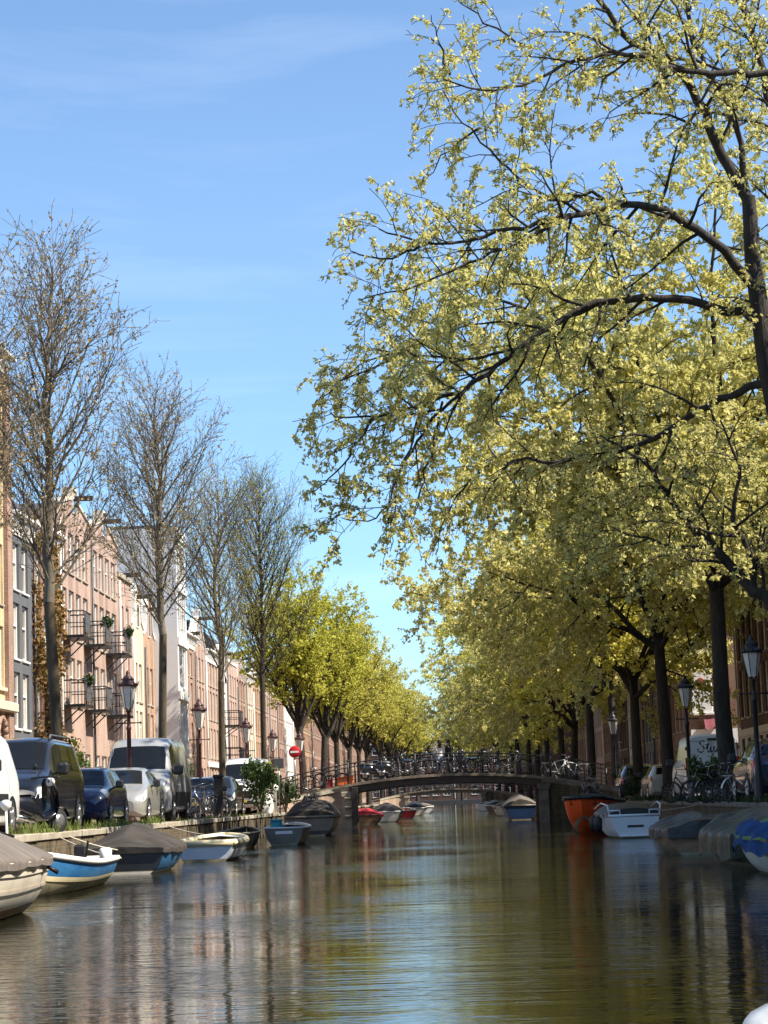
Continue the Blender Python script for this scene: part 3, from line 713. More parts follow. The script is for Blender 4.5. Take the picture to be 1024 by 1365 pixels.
# ------------------------------------------------------------------ street furniture
def make_lamp(loc, label, group, iron='iron_dark', H=4.3):
    root = empty('street_lamp', loc, 0, label, 'street lamp', group)
    zb = H - 1.25
    MB().lathe([(.16, 0), (.17, .12), (.12, .2), (.13, .6), (.09, .72), (.065, .9), (.06, zb - .5), (.075, zb - .48), (.075, zb - .42), (.05, zb - .38), (.045, zb), (.10, zb + .03), (.04, zb + .06)], 12).build('pole', iron, root)
    b = MB()
    b.tube([(-.34, 0, zb - .30), (.34, 0, zb - .30)], .022, 6); b.lathe([(.035, -.36), (.035, -.33)], 8, (0, 0, zb - .30), 'x'); b.lathe([(.035, .33), (.035, .36)], 8, (0, 0, zb - .30), 'x')
    for k in range(4):
        a = math.pi / 4 + k * math.pi / 2; b.tube([(0, 0, zb + .02), (math.cos(a) * .125, math.sin(a) * .125, zb + .12)], .012, 5)
    b.build('bracket', iron, root)
    n = 6
    MB().lathe([(.12, zb + .12), (.235, zb + .72)], n, smooth=False).build('lantern_glass', 'lantern_glass', root)
    f = MB()
    for k in range(n):
        a = 2 * math.pi * k / n; f.tube([(math.cos(a) * .122, math.sin(a) * .122, zb + .11), (math.cos(a) * .238, math.sin(a) * .238, zb + .73)], .010, 4)
    f.build('lantern_frame', iron, root)
    c = MB(); c.lathe([(.27, zb + .72), (.30, zb + .76), (.28, zb + .79), (.20, zb + .83), (.16, zb + .88), (.17, zb + .91), (.11, zb + 1.0), (.05, zb + 1.06), (.06, zb + 1.10), (.02, zb + 1.18)], 12)
    for k in range(8):
        a = 2 * math.pi * k / 8; c.tube([(math.cos(a) * .28, math.sin(a) * .28, zb + .76), (math.cos(a) * .30, math.sin(a) * .30, zb + .86)], [.022, .008], 5)
        c.tube([(math.cos(a) * .165, math.sin(a) * .165, zb + .90), (math.cos(a) * .18, math.sin(a) * .18, zb + .98)], [.018, .006], 5)
    c.build('crown_roof', iron, root)
    return root
def make_bush(loc, label, rx, h, leaf='bush_leaf', n=420, k=4, size=.11, seed=3, cat='bush', stems=7):
    root = empty('bush', loc, 0, label, cat)
    g = np.random.default_rng(seed); r = random.Random(seed)
    lobes = [(r.uniform(-.55, .55) * rx, r.uniform(-.55, .55) * rx, h * r.uniform(.35, .82), r.uniform(.35, .6)) for _ in range(9)]
    C = []
    for i in range(n):
        x, y, z, q = r.choice(lobes); v = g.normal(0, 1, 3); v /= np.linalg.norm(v); v *= q * g.uniform(.4, 1.05)
        C.append((x + v[0] * rx * .8, y + v[1] * rx * .8, max(.03, z + v[2] * h * .45)))
    V, F = leaf_quads(C, k, size, size * .6, g=g); fast_mesh('foliage', V, F, leaf, root)
    b = MB()
    for s in range(stems):
        a = r.uniform(0, 6.28); b.tube([(0, 0, 0), (math.cos(a) * rx * .3, math.sin(a) * rx * .3, h * .4), (math.cos(a) * rx * .6, math.sin(a) * rx * .6, h * .8)], [.03, .02, .008], 5)
    b.build('stem', 'twig', root)
    return root
# ------------------------------------------------------------------ houses (local: +x points at the canal, y runs along the front, origin at the near foot)
WT = {}
def window_proto(w, h, style):
    """sash window: frame > pane, sill; built once per size"""
    b = MB(); t = .10; x0, x1 = -.05, .03
    b.b2((x0, -w / 2, 0), (x1, -w / 2 + t, h)); b.b2((x0, w / 2 - t, 0), (x1, w / 2, h)); b.b2((x0, -w / 2 + t, 0), (x1, w / 2 - t, t)); b.b2((x0, -w / 2 + t, h - t), (x1, w / 2 - t, h))
    mid = h * .60
    if style != 'plain': b.b2((x0 + .01, -w / 2 + t, mid - .035), (x1 + .015, w / 2 - t, mid + .035))
    if style == 'cross' or w > 1.35: b.b2((x0 + .01, -.03, t), (x1 - .008, .03, mid - .035)); 
    if style == 'grid':
        for k in (1, 2): yy = -w / 2 + w * k / 3; b.b2((x0 + .01, yy - .018, mid + .035), (x1 - .008, yy + .018, h - t)); b.b2((x0 + .01, yy - .018, t), (x1 - .008, yy + .018, mid - .035))
        b.b2((x0 + .012, -w / 2 + t, h * .3 - .018), (x1 - .01, w / 2 - t, h * .3 + .018))
    return b
def add_window(parent, y, z, w, h, style, frame, pane, sill, first):
    key = (round(w, 2), round(h, 2), style, frame, pane, sill)
    if key not in WT:
        f = window_proto(w, h, style).build('window', frame, None)
        p = MB().add([(-.03, -w / 2 + .08, .08), (-.03, w / 2 - .08, .08), (-.03, w / 2 - .08, h - .08), (-.03, -w / 2 + .08, h - .08)], [(0, 1, 2, 3)]).build('pane', pane, f)
        s = None
        if sill: s = MB().b2((-.06, -w / 2 - .05, -.085), (.20, w / 2 + .05, -.002), .01).build('sill', sill, f)
        WT[key] = (f, p, s); f.parent = parent; f.location = (-.13, y, z); return f
    f0, p0, s0 = WT[key]
    f = f0.copy(); col.objects.link(f); f.parent = parent; f.location = (-.13, y, z)
    for q in (p0, s0):
        if q is not None: c = q.copy(); col.objects.link(c); c.parent = f
    return f
def facade(b, W, H, ops, rec=.19, z0=0.0):
    """front sheet at x=0 with the openings cut out and their reveals"""
    ys = sorted({0.0, W} | {round(v, 4) for o in ops for v in (o[0], o[1])}); zs = sorted({z0, H} | {round(v, 4) for o in ops for v in (o[2], o[3])})
    for y0, y1 in zip(ys, ys[1:]):
        for a, c in zip(zs, zs[1:]):
            my, mz = (y0 + y1) / 2, (a + c) / 2
            if any(o[0] < my < o[1] and o[2] < mz < o[3] for o in ops): continue
            b.add([(0, y0, a), (0, y1, a), (0, y1, c), (0, y0, c)], [(0, 1, 2, 3)])
    for y0, y1, a, c in ops:
        b.add([(0, y0, a), (0, y1, a), (0, y1, c), (0, y0, c), (-rec, y0, a), (-rec, y1, a), (-rec, y1, c), (-rec, y0, c)], [(0, 4, 5, 1), (1, 5, 6, 2), (2, 6, 7, 3), (3, 7, 4, 0)])
    return b
def house(name, loc, side, W, H, wall, label, floors, bays=2, ww=1.0, gable='cornice', trim='wood_white', style='sash', panes=('pane_dark', 'pane_dark', 'pane_warm'), frame='wood_white',
          ground='brick', depth=10.0, sill='stone', seed=1, beam=True, pipe=True, roof='slate', gh=2.2, door=0, lintel=None, skip=(), margin=.5, group=None):
    """side +1: left bank (front faces +X), -1: right bank (front faces -X).  floors: list of (sill height, window height)"""
    r = random.Random(seed)
    root = empty(name, loc, 0 if side > 0 else math.pi, label, 'house', group)
    pitch = (W - 2 * margin) / bays; ops = []; wins = []
    for fi, (z, h) in enumerate(floors):
        for k in range(bays):
            if (fi, k) in skip: continue
            y = margin + pitch * (k + .5)
            if fi == 0 and k == door and ground != 'none': wd, z0, h0 = min(1.15, ww + .1), .12, z + h - .12; ops.append((y - wd / 2, y + wd / 2, z0, z0 + h0)); wins.append(('d', y, z0, wd, h0)); continue
            wd = min(ww * (1.18 if fi == 0 else 1), pitch - .22); ops.append((y - wd / 2, y + wd / 2, z, z + h)); wins.append(('w', y, z, wd, h))
    b = facade(MB(), W, H, ops)
    b.add([(0, 0, 0), (-depth, 0, 0), (-depth, W, 0), (0, W, 0), (0, 0, H), (-depth, 0, H), (-depth, W, H), (0, W, H)], [(0, 4, 5, 1), (1, 5, 6, 2), (2, 6, 7, 3)])
    # backing floors inside so that no light leaks through the panes
    b.b2((-.9, .02, .02), (-.5, W - .02, H - .02))
    b.build('wall', wall, root)
    first = True
    for kind, y, z, wd, h in wins:
        if kind == 'd':
            d = MB(); d.b2((-.16, y - wd / 2, z), (-.08, y - wd / 2 + .09, z + h)); d.b2((-.16, y + wd / 2 - .09, z), (-.08, y + wd / 2, z + h)); d.b2((-.16, y - wd / 2 + .09, z + h - .55), (-.08, y + wd / 2 - .09, z + h - .45)); d.b2((-.16, y - wd / 2 + .09, z + h - .08), (-.08, y + wd / 2 - .09, z + h)); 
            df = d.build('door', frame, root)
            e = MB(); e.b2((-.15, y - wd / 2 + .09, z), (-.11, y + wd / 2 - .09, z + h - .55), .005)
            for q in (.25, 1.2): e.b2((-.11, y - wd / 2 + .22, z + q), (-.095, y + wd / 2 - .22, z + q + .75), .01)
            e.build('door_leaf', r.choice(['wood_green', 'wood_dark', 'wood_brown']), df)
            MB().b2((-.14, y - wd / 2 + .09, z + h - .45), (-.13, y + wd / 2 - .09, z + h - .08)).build('pane', 'pane_dark', df)
            MB().b2((.0, y - wd / 2 - .1, 0), (.45, y + wd / 2 + .1, .12)).build('doorstep', 'stone', root)
        else:
            add_window(root, y, z, wd, h, style, frame, r.choice(panes), sill, first)
            if lintel: MB().b2((.002, y - wd / 2 - .06, z + h), (.03, y + wd / 2 + .06, z + h + .2)).build('lintel', lintel, root)
    if ground == 'plaster':
        g = MB(); z1 = floors[0][0] + floors[0][1] + .12; g.b2((.002, 0.02, z1), (.14, W - .02, z1 + .34), .03); g.build('shop_cornice', trim, root)
    if gable == 'cornice':
        c = MB(); c.b2((.001, 0, H - .75), (.06, W, H - .35)); c.b2((.001, 0, H - .35), (.22, W, H - .12), .03); c.b2((.001, 0, H - .12), (.42, W, H + .04), .03)
        for k in range(max(2, int(W / .8))): y = (k + .5) * W / max(2, int(W / .8)); c.b2((.06, y - .06, H - .52), (.24, y + .06, H - .34))
        c.build('cornice', trim, root)
        q = MB(); q.prism_y([(-.3, H + .02), (-1.6, H + 1.5), (-depth + 1.5, H + 1.5), (-depth, H + .02)], .05, W - .05); q.build('roof', roof, root)
    elif gable == 'flat':
        c = MB(); c.b2((.001, 0, H - .22), (.10, W, H + .05), .02); c.build('coping', trim, root)
        MB().b2((-depth, 0.05, H), (-.3, W - .05, H + .18)).build('roof', roof, root)
    else:
        m = W / 2
        if gable == 'point': poly = [(0, H), (W, H), (W, H + .2), (m + .55, H + gh), (m + .5, H + gh + .45), (m - .5, H + gh + .45), (m - .55, H + gh), (0, H + .2)]
        elif gable == 'neck': poly = [(0, H), (W, H), (W, H + .25), (m + 1.25, H + .6), (m + 1.05, H + gh), (m + .5, H + gh + .35), (m, H + gh + .6), (m - .5, H + gh + .35), (m - 1.05, H + gh), (m - 1.25, H + .6), (0, H + .25)]
        elif gable == 'step':
            n = 4; left = []; right = []
            for k in range(n): left += [(m * .9 * k / n, H + gh * (k + .35) / n), (m * .9 * (k + 1) / n, H + gh * (k + .35) / n)]; 
            left += [(m * .9, H + gh)]
            poly = [(0, H), (W, H)] + [(W - y, z) for y, z in left] + left[::-1]
        else:
            poly = [(0, H), (W, H), (W, H + .3)]
            for k in range(11): a = math.pi * k / 10; poly.append((m + (m - .35) * math.cos(a), H + .3 + gh * math.sin(a) ** .8))
            poly.append((0, H + .3))
        MB().prism(poly, -.4, 0.0).build('gable', wall, root)
        e = MB(); pp = poly[2:] 
        for p, q in zip(pp, pp[1:] ):
            d = Vector((0, q[0] - p[0], q[1] - p[1])); l = d.length
            if l < .05: continue
            nrm = Vector((0, -d.z, d.y)) / l
            pc = Vector((0, p[0], p[1])); qc = Vector((0, q[0], q[1]))
            if nrm.dot((pc + qc) / 2 - Vector((0, m, H))) < 0: nrm = -nrm
            for x in (0,): 
                e.add([pc + Vector((-.42, 0, 0)) + nrm * .002, pc + Vector((.07, 0, 0)) + nrm * .002, qc + Vector((.07, 0, 0)) + nrm * .002, qc + Vector((-.42, 0, 0)) + nrm * .002] + [pc + Vector((-.42, 0, 0)) + nrm * .12, pc + Vector((.07, 0, 0)) + nrm * .12, qc + Vector((.07, 0, 0)) + nrm * .12, qc + Vector((-.42, 0, 0)) + nrm * .12], [(0, 1, 2, 3), (7, 6, 5, 4), (0, 4, 5, 1), (1, 5, 6, 2), (2, 6, 7, 3), (3, 7, 4, 0)])
        e.build('gable_trim', trim, root)
        aw = MB(); az = min(1.55, gh + .15); aw.b2((.002, m - .42, H + .25), (.05, m + .42, H + az)); at_ = aw.build('attic_window', frame, root)
        MB().b2((.05, m - .34, H + .33), (.056, m + .34, H + az - .08)).build('pane', 'pane_dark', at_)
        q = MB(); q.prism([(0.05, H), (m, H + gh * .95), (W - .05, H)], -depth, -.41); q.build('roof', roof, root)
    if beam:
        zb = H - .1 if gable in ('cornice', 'flat') else H + gh * .9
        MB().b2((-.2, W / 2 - .09, zb + .06), (.85, W / 2 + .09, zb + .28), .02).build('hoist_beam', 'wood_dark' if beam is True else beam, root)
    if pipe:
        MB().tube([(.09, .12, .1), (.09, .12, H - .4)], .055, 8).build('downpipe', 'wood_white' if r.random() < .5 else 'plastic_grey', root)
    if r.random() < .55 and pipe:
        yc = W * r.uniform(.2, .8); c = MB(); c.b2((-depth * .5 - .35, yc - .45, H + .3), (-depth * .5 + .35, yc + .45, H + 2.6), .03)
        for k in (-.2, .2): c.lathe([(.12, H + 2.6), (.10, H + 3.0)], 8, (-depth * .5, yc + k, 0))
        c.build('chimney', 'brown_brick', root)
    return root
def balcony(parent, y, z, W=2.4, D=1.25, plants=None, seed=1):
    b = MB(); b.b2((.002, y - W / 2, z - .12), (D, y + W / 2, z), .01)
    for k in (-1, 1): b.tube([(.05, y + k * W * .42, z - .75), (D * .75, y + k * W * .42, z - .13)], .03, 5)
    o = b.build('balcony', 'iron_dark', parent)
    f = MB()
    for h in (.5, 1.0):
        f.tube([(.02, y - W / 2, z + h), (D - .03, y - W / 2, z + h), (D - .03, y + W / 2, z + h), (.02, y + W / 2, z + h)], .02 if h < 1 else .03, 4)
    n = 7
    for k in range(n + 1):
        yy = y - W / 2 + W * k / n; f.tube([(D - .03, yy, z), (D - .03, yy, z + 1)], .014, 4)
    for x in (.3, .65): 
        for k in (-1, 1): f.tube([(x, y + k * W / 2, z), (x, y + k * W / 2, z + 1)], .014, 4)
    f.build('railing', 'iron_dark', o)
    MB().b2((D - .06, y - W * .25, z + .12), (D - .02, y + W * .3, z + .92)).build('screen', 'plastic_grey', o)
    if plants:
        g = np.random.default_rng(seed); C = np.clip(g.normal(0, 1, (160, 3)), -1.6, 1.6) * (.09, .24, .08) + (D - .02, y, z + 1.04)
        V, F = leaf_quads(C, 4, .12, .06, g=g); fast_mesh('balcony_plant', V, F, plants, o)
    return o
# ------------------------------------------------------------------ setting
ST = 0.85                                    # street level above the water
XL, XR = -7.3, 7.6                           # quay faces
def sheet(name, x0, x1, y0, y1, z, mat):
    return structure(MB().add([(x0, y0, z), (x1, y0, z), (x1, y1, z), (x0, y1, z)], [(0, 1, 2, 3)]).build(name, mat))
sheet('water', XL - .3, XR + .3, -80, 700, 0.0, 'water')
structure(MB().b2((-1500, -300, ST - .3), (XL - .45, 2500, ST)).build('ground', 'paving'))
structure(MB().b2((XR + .45, -300, ST - .3), (1500, 2500, ST)).build('street', 'paving'))
structure(MB().b2((XL - .45, 462, -1.0), (XR + .45, 2500, ST)).build('road', 'asphalt'))
structure(MB().b2((-16.2, 20, ST), (-13.4, 420, ST + .1)).build('pavement', 'stone_dark'))
structure(MB().b2((11.2, 20, ST), (14.0, 104, ST + .1)).build('pavement', 'stone_dark'))
for nm, x0, x1, lab in (('quay_wall', XL - .45, XL, 'low weathered brick quay wall with stone edge along the sunlit left bank'), ('quay_wall', XR, XR + .45, 'dark mossy brick quay wall along the shaded right bank')):
    q = empty(nm, ((x0 + x1) / 2, 0, 0), 0, lab, 'quay wall')
    b = MB(); k = (x1 - x0) / 2
    b.b2((-k, -60, -.6), (k, 700, ST - .10)); b.build('wall', 'quay_brick', q)
    c = MB(); r = random.Random(5); y = -20.0
    while y < 320:
        l = r.uniform(1.1, 1.7); dx = r.uniform(-.015, .02); dz = r.uniform(-.012, .012)
        c.b2((-k - .04 + dx, y + .008, ST - .10 + .002), (k + .04 + dx, y + l - .008, ST + .03 + dz), .015); y += l
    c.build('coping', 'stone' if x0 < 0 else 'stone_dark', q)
    t = MB(); y = 22.0
    while y < 100:
        yy = y + r.uniform(-.3, .3); xf = k if x0 < 0 else -k
        t.box((xf + (.05 if x0 < 0 else -.05), yy, .3), (.16, .18, 1.0 + r.uniform(-.2, .1))); y += 3.2
    pass
def blades(name, spots, mat, hgt=.3, seed=1, n=60, sp=.35):
    g = np.random.default_rng(seed); V = []; F = []
    for (x, y, z, s) in spots:
        m = int(n * s)
        for i in range(m):
            px, py = x + g.normal(0, .10), y + g.normal(0, sp * s); a = g.uniform(0, 6.28); h = hgt * g.uniform(.4, 1.2) * s; ln = g.uniform(.1, .6) * h; w = .012
            o = len(V); c, sn = math.cos(a), math.sin(a)
            V += [(px - sn * w, py + c * w, z), (px + sn * w, py - c * w, z), (px + c * ln * .4 + sn * w * .8, py + sn * ln * .4 - c * w * .8, z + h * .7), (px + c * ln, py + sn * ln, z + h)]; F.append((o, o + 1, o + 2, o + 3))
    return structure(fast_mesh(name, V, F, mat), 'stuff')
sp = []
for k in range(26): sp.append((XL - .12, rng.uniform(30, 100), ST + .02, rng.uniform(.3, .8)))
for y in (38.2, 39.5, 41.0, 43.0, 45.5, 47.5, 48.6, 49.6, 54.5, 55.5): sp.append((XL - .2, y, ST + .02, 1.0))
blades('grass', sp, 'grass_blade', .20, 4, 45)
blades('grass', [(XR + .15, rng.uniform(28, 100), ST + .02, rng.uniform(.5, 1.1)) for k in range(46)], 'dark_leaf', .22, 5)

# ------------------------------------------------------------------ left bank houses
XF = -16.0; G = ST + .04
f4 = [(.95, 1.9), (3.5, 2.1), (6.1, 2.1), (8.7, 1.75)]
h = house('corner_house', (XF, 66, G), 1, 13.6, 17.2, 'yellow_brick', 'tall yellow brick house with red brick edge at the left border', [(1.0, 2.6), (4.9, 2.2), (7.9, 2.2), (10.9, 2.0), (13.9, 1.8)], bays=6, ww=1.05, seed=2, beam=False, pipe=False, panes=('pane_curtain', 'pane_dark'))
b = MB(); b.b2((.003, 12.75, .02), (.16, 13.58, 16.3)); b.build('pilaster', 'red_brick', h)
b = MB(); b.b2((.004, 0, 4.0), (.34, 13.6, 4.35), .04); b.b2((.004, 0, 6.95 - 2.2), (.12, 12.7, 4.88)); b.build('belt_course', 'plaster_cream', h)
b = MB()
for k in range(9):
    a0, a1 = math.pi * k / 9, math.pi * (k + 1) / 9
    b.tube([(.05, 11.7 + math.cos(a0) * .78, 2.9 + math.sin(a0) * .9), (.05, 11.7 + math.cos(a1) * .78, 2.9 + math.sin(a1) * .9)], .14, 6)
b.build('brick_arch', 'red_brick', h)
h = house('grey_house', (XF, 79.62, G), 1, 4.5, 11.5, 'plaster_grey', 'narrow dark grey house with white sash windows and white cornice', f4, bays=2, ww=1.22, seed=3, beam=False, panes=('pane_curtain', 'pane_curtain', 'pane_warm'), sill='wood_white')
h = house('ivy_house', (XF, 84.14, G), 1, 5.8, 11.7, 'brown_brick', 'brown brick house overgrown with russet creeper beside the grey house', f4, bays=3, ww=1.0, seed=4, beam=True)
g = np.random.default_rng(8); C = []
while len(C) < 2600:
    y, z = g.uniform(0, 5.8), g.uniform(1.0, 11.9)
    if math.sin(y * 1.9 + 1.0) + math.sin(z * 1.1 + y) + math.sin(z * 2.3) * .6 + (.9 if y > 4 else 0) + g.normal(0, .3) > .35: C.append((abs(g.normal(0, .10)) + .03, y, z))
V, F = leaf_quads(C, 4, .17, .09, g=g); fast_mesh('creeper', V, F, 'ivy_leaf', h)
f5 = [(.95, 1.9), (4.85, 2.05), (7.75, 2.05), (10.55, 1.75)]
pa = house('gabled_house', (XF, 89.96, G), 1, 8.25, 13.0, 'pink_brick', 'wide pink brick house with pointed gable and two rows of black balconies', f5, bays=4, ww=1.28, gable='point', gh=.85, seed=5, trim='plaster_cream')
pb = house('gabled_house', (XF, 98.23, G), 1, 8.3, 13.0, 'pink_brick', 'pink brick gabled house with downpipe, second behind the balconies', f5, bays=4, ww=1.28, gable='point', gh=.9, seed=6, trim='plaster_cream')
for z in (7.7, 4.8):
    balcony(pa, 1.7, z, 2.1, .95, None if z > 6 else 'dark_leaf', 1); balcony(pa, 7.2, z, 2.0, .95, 'dark_leaf' if z > 6 else None, 2); balcony(pb, 5.2, z, 2.2, .95, 'dark_leaf', 3)
house('flat_house', (XF, 106.55, G), 1, 4.5, 12.0, 'rose_brick', 'plain dull rose brick house between pink gable and cream neck gable', f4, bays=2, ww=1.0, gable='flat', seed=7, trim='stone')
house('neck_gable_house', (XF, 111.07, G), 1, 4.3, 9.5, 'plaster_cream', 'cream plastered house with white neck gable and hoist beam', [(.95, 1.9), (3.4, 2.0), (5.9, 2.0)], bays=2, ww=1.1, gable='neck', gh=1.9, seed=8)
house('neck_gable_house', (XF, 115.39, G), 1, 4.2, 9.3, 'orange_brick', 'orange brick house with white neck gable against the white block', [(.95, 1.9), (3.4, 2.0), (5.9, 2.0)], bays=2, ww=1.05, gable='neck', gh=1.8, seed=9)
h = house('modern_block', (-14.7, 119.62, G), 1, 4.4, 15.8, 'panel_grey', 'tall smooth white modern block standing forward of the brick row', [(.9, 2.0), (4.0, 2.2), (7.0, 2.2), (10.0, 2.2), (13.0, 2.0)], bays=2, ww=1.5, style='plain', gable='flat', seed=10, beam=False, pipe=False, trim='panel_white', frame='panel_white', sill=None, depth=9)
b = MB()
for z in (3.2, 6.3, 9.3, 12.3, 15.2): b.b2((.003, .0, z), (.10, 4.4, z + .42))
b.build('cladding_band', 'panel_white', h)
spec = [  # W, H, wall, gable, ww, label
    (7.0, 12.2, 'orange_brick', 'bell', 1.0, 'orange brick house with rounded gable directly past the white block'),
    (7.4, 11.0, 'red_brick', 'cornice', 1.05, 'red brick house with white cornice, second past the white block'),
    (6.2, 11.8, 'pink_brick', 'point', 1.0, 'pink brick house with pointed gable, third past the white block'),
    (8.6, 10.8, 'pink_brick', 'cornice', 1.1, 'broad pale pink house behind the fourth tree trunk'),
    (5.4, 10.4, 'plaster_white', 'neck', 1.0, 'narrow white plastered house with neck gable beyond the bridge'),
    (8.0, 11.6, 'rose_brick', 'cornice', 1.1, 'dusky rose brick house with cornice, behind the no entry sign'),
    (7.0, 11.0, 'red_brick', 'bell', 1.0, 'red brick house with rounded gable among yellow green trees'),
    (6.0, 10.8, 'plaster_cream', 'cornice', 1.0, 'cream plastered house partly hidden by yellow green crowns'),
    (8.2, 11.2, 'orange_brick', 'point', 1.1, 'orange brick house with pointed gable behind the leafy left row'),
    (8.0, 11.6, 'pink_brick', 'flat', 1.1, 'flat topped pink brick house behind the leafy left row'),
    (9.0, 11.0, 'rose_brick', 'cornice', 1.1, 'rose brick house with cornice just before the second bridge'),
    (9.0, 11.4, 'red_brick', 'cornice', 1.2, 'distant red brick house at the second bridge on the left'),
    (11., 11.0, 'plaster_white', 'cornice', 1.2, 'distant white house past the second bridge on the left'),
    (14., 11.5, 'pink_brick', 'cornice', 1.3, 'distant pink house, second past the far bridge on the left'),
    (18., 11.5, 'orange_brick', 'cornice', 1.4, 'distant orange house, third past the far bridge on the left'),
    (160., 12.0, 'red_brick', 'flat', 1.4, 'farthest long red brick building on the left bank')]
y = 124.06
for i, (W, H, wl, gb, ww, lab) in enumerate(spec):
    nb = max(2, int(W / 2.0)); fl = [(.95, 1.9), (3.6, 2.0), (6.2, 1.9), (8.5, 1.5)]
    h = house({'bell': 'bell_gable_house', 'neck': 'neck_gable_house', 'point': 'gabled_house', 'cornice': 'cornice_house', 'flat': 'flat_house'}[gb], (XF, y, G), 1, W, H - (1.2 if gb in ('bell', 'point', 'neck') else 0), wl, lab, fl, bays=nb, ww=ww, gable=gb, gh=2.0, seed=30 + i, style=rng.choice(['sash', 'grid', 'sash', 'cross']), ground='plaster' if i in (3, 5, 8) else 'brick', roof='roof_tile' if i in (0, 6) else 'slate', door=rng.randrange(nb))
    if i == 4: balcony(h, 2.6, 6.05, 3.0, 1.3); balcony(h, 2.6, 3.45, 3.0, 1.3)
    y += W + .03

# ------------------------------------------------------------------ right bank houses
fr = [(.95, 1.6), (3.55, 2.15), (6.15, 2.15), (8.9, 1.9)]
def rhouse(name, y0, W, X, *a, **k): return house(name, (X, y0 + W, G), -1, W, *a, **k)
rhouse('unseen_shade_building', -20, 105.9, 13.6, 11.6, 'brown_brick', 'long brown brick building nearest the camera on right bank', fr, bays=30, ww=1.3, seed=60, beam=False)  # out of view, added so that the right quay and boats lie in shade
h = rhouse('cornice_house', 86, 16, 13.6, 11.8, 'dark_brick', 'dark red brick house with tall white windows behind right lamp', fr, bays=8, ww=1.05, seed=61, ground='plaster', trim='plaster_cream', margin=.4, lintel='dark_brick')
g0 = MB(); ops = []
for k in range(8): yy = .4 + 1.9 * (k + .5); ops.append((yy - .66, yy + .66, .3, 2.6))
facade(g0, 16, 3.0, ops, .06); g0.v = [(x + .06, y_, z) for x, y_, z in g0.v]; g0.build('ground_front', 'plaster_cream', h)
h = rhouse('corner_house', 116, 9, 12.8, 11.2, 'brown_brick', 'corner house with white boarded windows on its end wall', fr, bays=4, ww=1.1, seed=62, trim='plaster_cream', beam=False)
for z, hh in ((7.6, 2.3), (4.4, 2.4)):
    o = MB().box((-.72, 9.05, z + hh / 2), (1.12, .12, hh), bev=.03).build('boarded_window', 'panel_white', h)
    MB().box((-.72, 9.08, z - .08), (1.34, .26, .14), bev=.02).build('sill', 'wood_white', o)
MB().lathe([(.02, -.02), (.20, .0), (.24, .02), (.20, .03), (.02, .035)], 14, (-.70, 9.12, 6.0), 'y').build('wall_ornament', 'gold_paint', h)
MB().b2((-1.95, 9.004, .05), (-1.50, 9.07, 10.4), .01).build('pilaster', 'stone', h)
b = MB(); b.b2((-3.6, 9.004, .05), (-.05, 9.10, .9)); b.b2((-3.6, 9.004, 2.75), (-.05, 9.14, 3.5)); b.b2((-.45, 9.004, .9), (-.05, 9.10, 2.75)); b.b2((-1.95, 9.004, .9), (-1.7, 9.10, 2.75)); b.b2((-3.6, 9.004, .9), (-3.3, 9.10, 2.75)); b.build('shopfront', 'plaster_white', h)
MB().b2((-1.70, 9.004, .9), (-.45, 9.04, 2.75)).build('shop_window', 'pane_dark', h)
b = MB(); rows = []
for i in range(7):
    t = i / 6; rows.append([(-.75 - .95 * u, 9.12 + .75 * t, 4.05 - .55 * t - .12 * math.sin(u * 9) * t) for u in (0, .25, .5, .75, 1)])
b.grid(rows); b.build('awning', 'awning_red', h)
b = MB()
for x in (-.8, -2.2): b.tube([(x, 9.1, 3.5), (x, 9.85, 3.5)], .02, 5)
b.build('awning_arm', 'iron_dark', h)
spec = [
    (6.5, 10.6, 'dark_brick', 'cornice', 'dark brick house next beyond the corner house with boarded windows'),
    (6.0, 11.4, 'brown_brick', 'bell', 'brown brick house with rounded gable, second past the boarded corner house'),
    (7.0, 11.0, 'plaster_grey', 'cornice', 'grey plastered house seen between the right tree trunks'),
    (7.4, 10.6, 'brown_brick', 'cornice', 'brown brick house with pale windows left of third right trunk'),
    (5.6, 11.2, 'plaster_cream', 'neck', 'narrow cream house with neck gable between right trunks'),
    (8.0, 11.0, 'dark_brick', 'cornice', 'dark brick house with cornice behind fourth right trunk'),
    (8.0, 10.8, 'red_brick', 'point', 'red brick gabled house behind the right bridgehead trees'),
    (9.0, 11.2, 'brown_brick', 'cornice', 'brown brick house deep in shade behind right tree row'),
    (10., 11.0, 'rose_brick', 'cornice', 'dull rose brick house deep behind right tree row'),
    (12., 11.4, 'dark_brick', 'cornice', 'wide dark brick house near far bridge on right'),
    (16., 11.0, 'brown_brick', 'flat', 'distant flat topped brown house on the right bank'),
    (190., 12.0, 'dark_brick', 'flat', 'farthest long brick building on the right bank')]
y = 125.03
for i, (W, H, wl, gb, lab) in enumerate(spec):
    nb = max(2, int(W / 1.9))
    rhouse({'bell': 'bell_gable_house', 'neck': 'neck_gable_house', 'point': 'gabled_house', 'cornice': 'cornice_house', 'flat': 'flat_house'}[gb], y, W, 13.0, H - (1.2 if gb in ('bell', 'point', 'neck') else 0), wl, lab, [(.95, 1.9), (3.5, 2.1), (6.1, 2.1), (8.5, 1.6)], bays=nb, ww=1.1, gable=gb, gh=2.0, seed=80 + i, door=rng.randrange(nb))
    y += W + .03
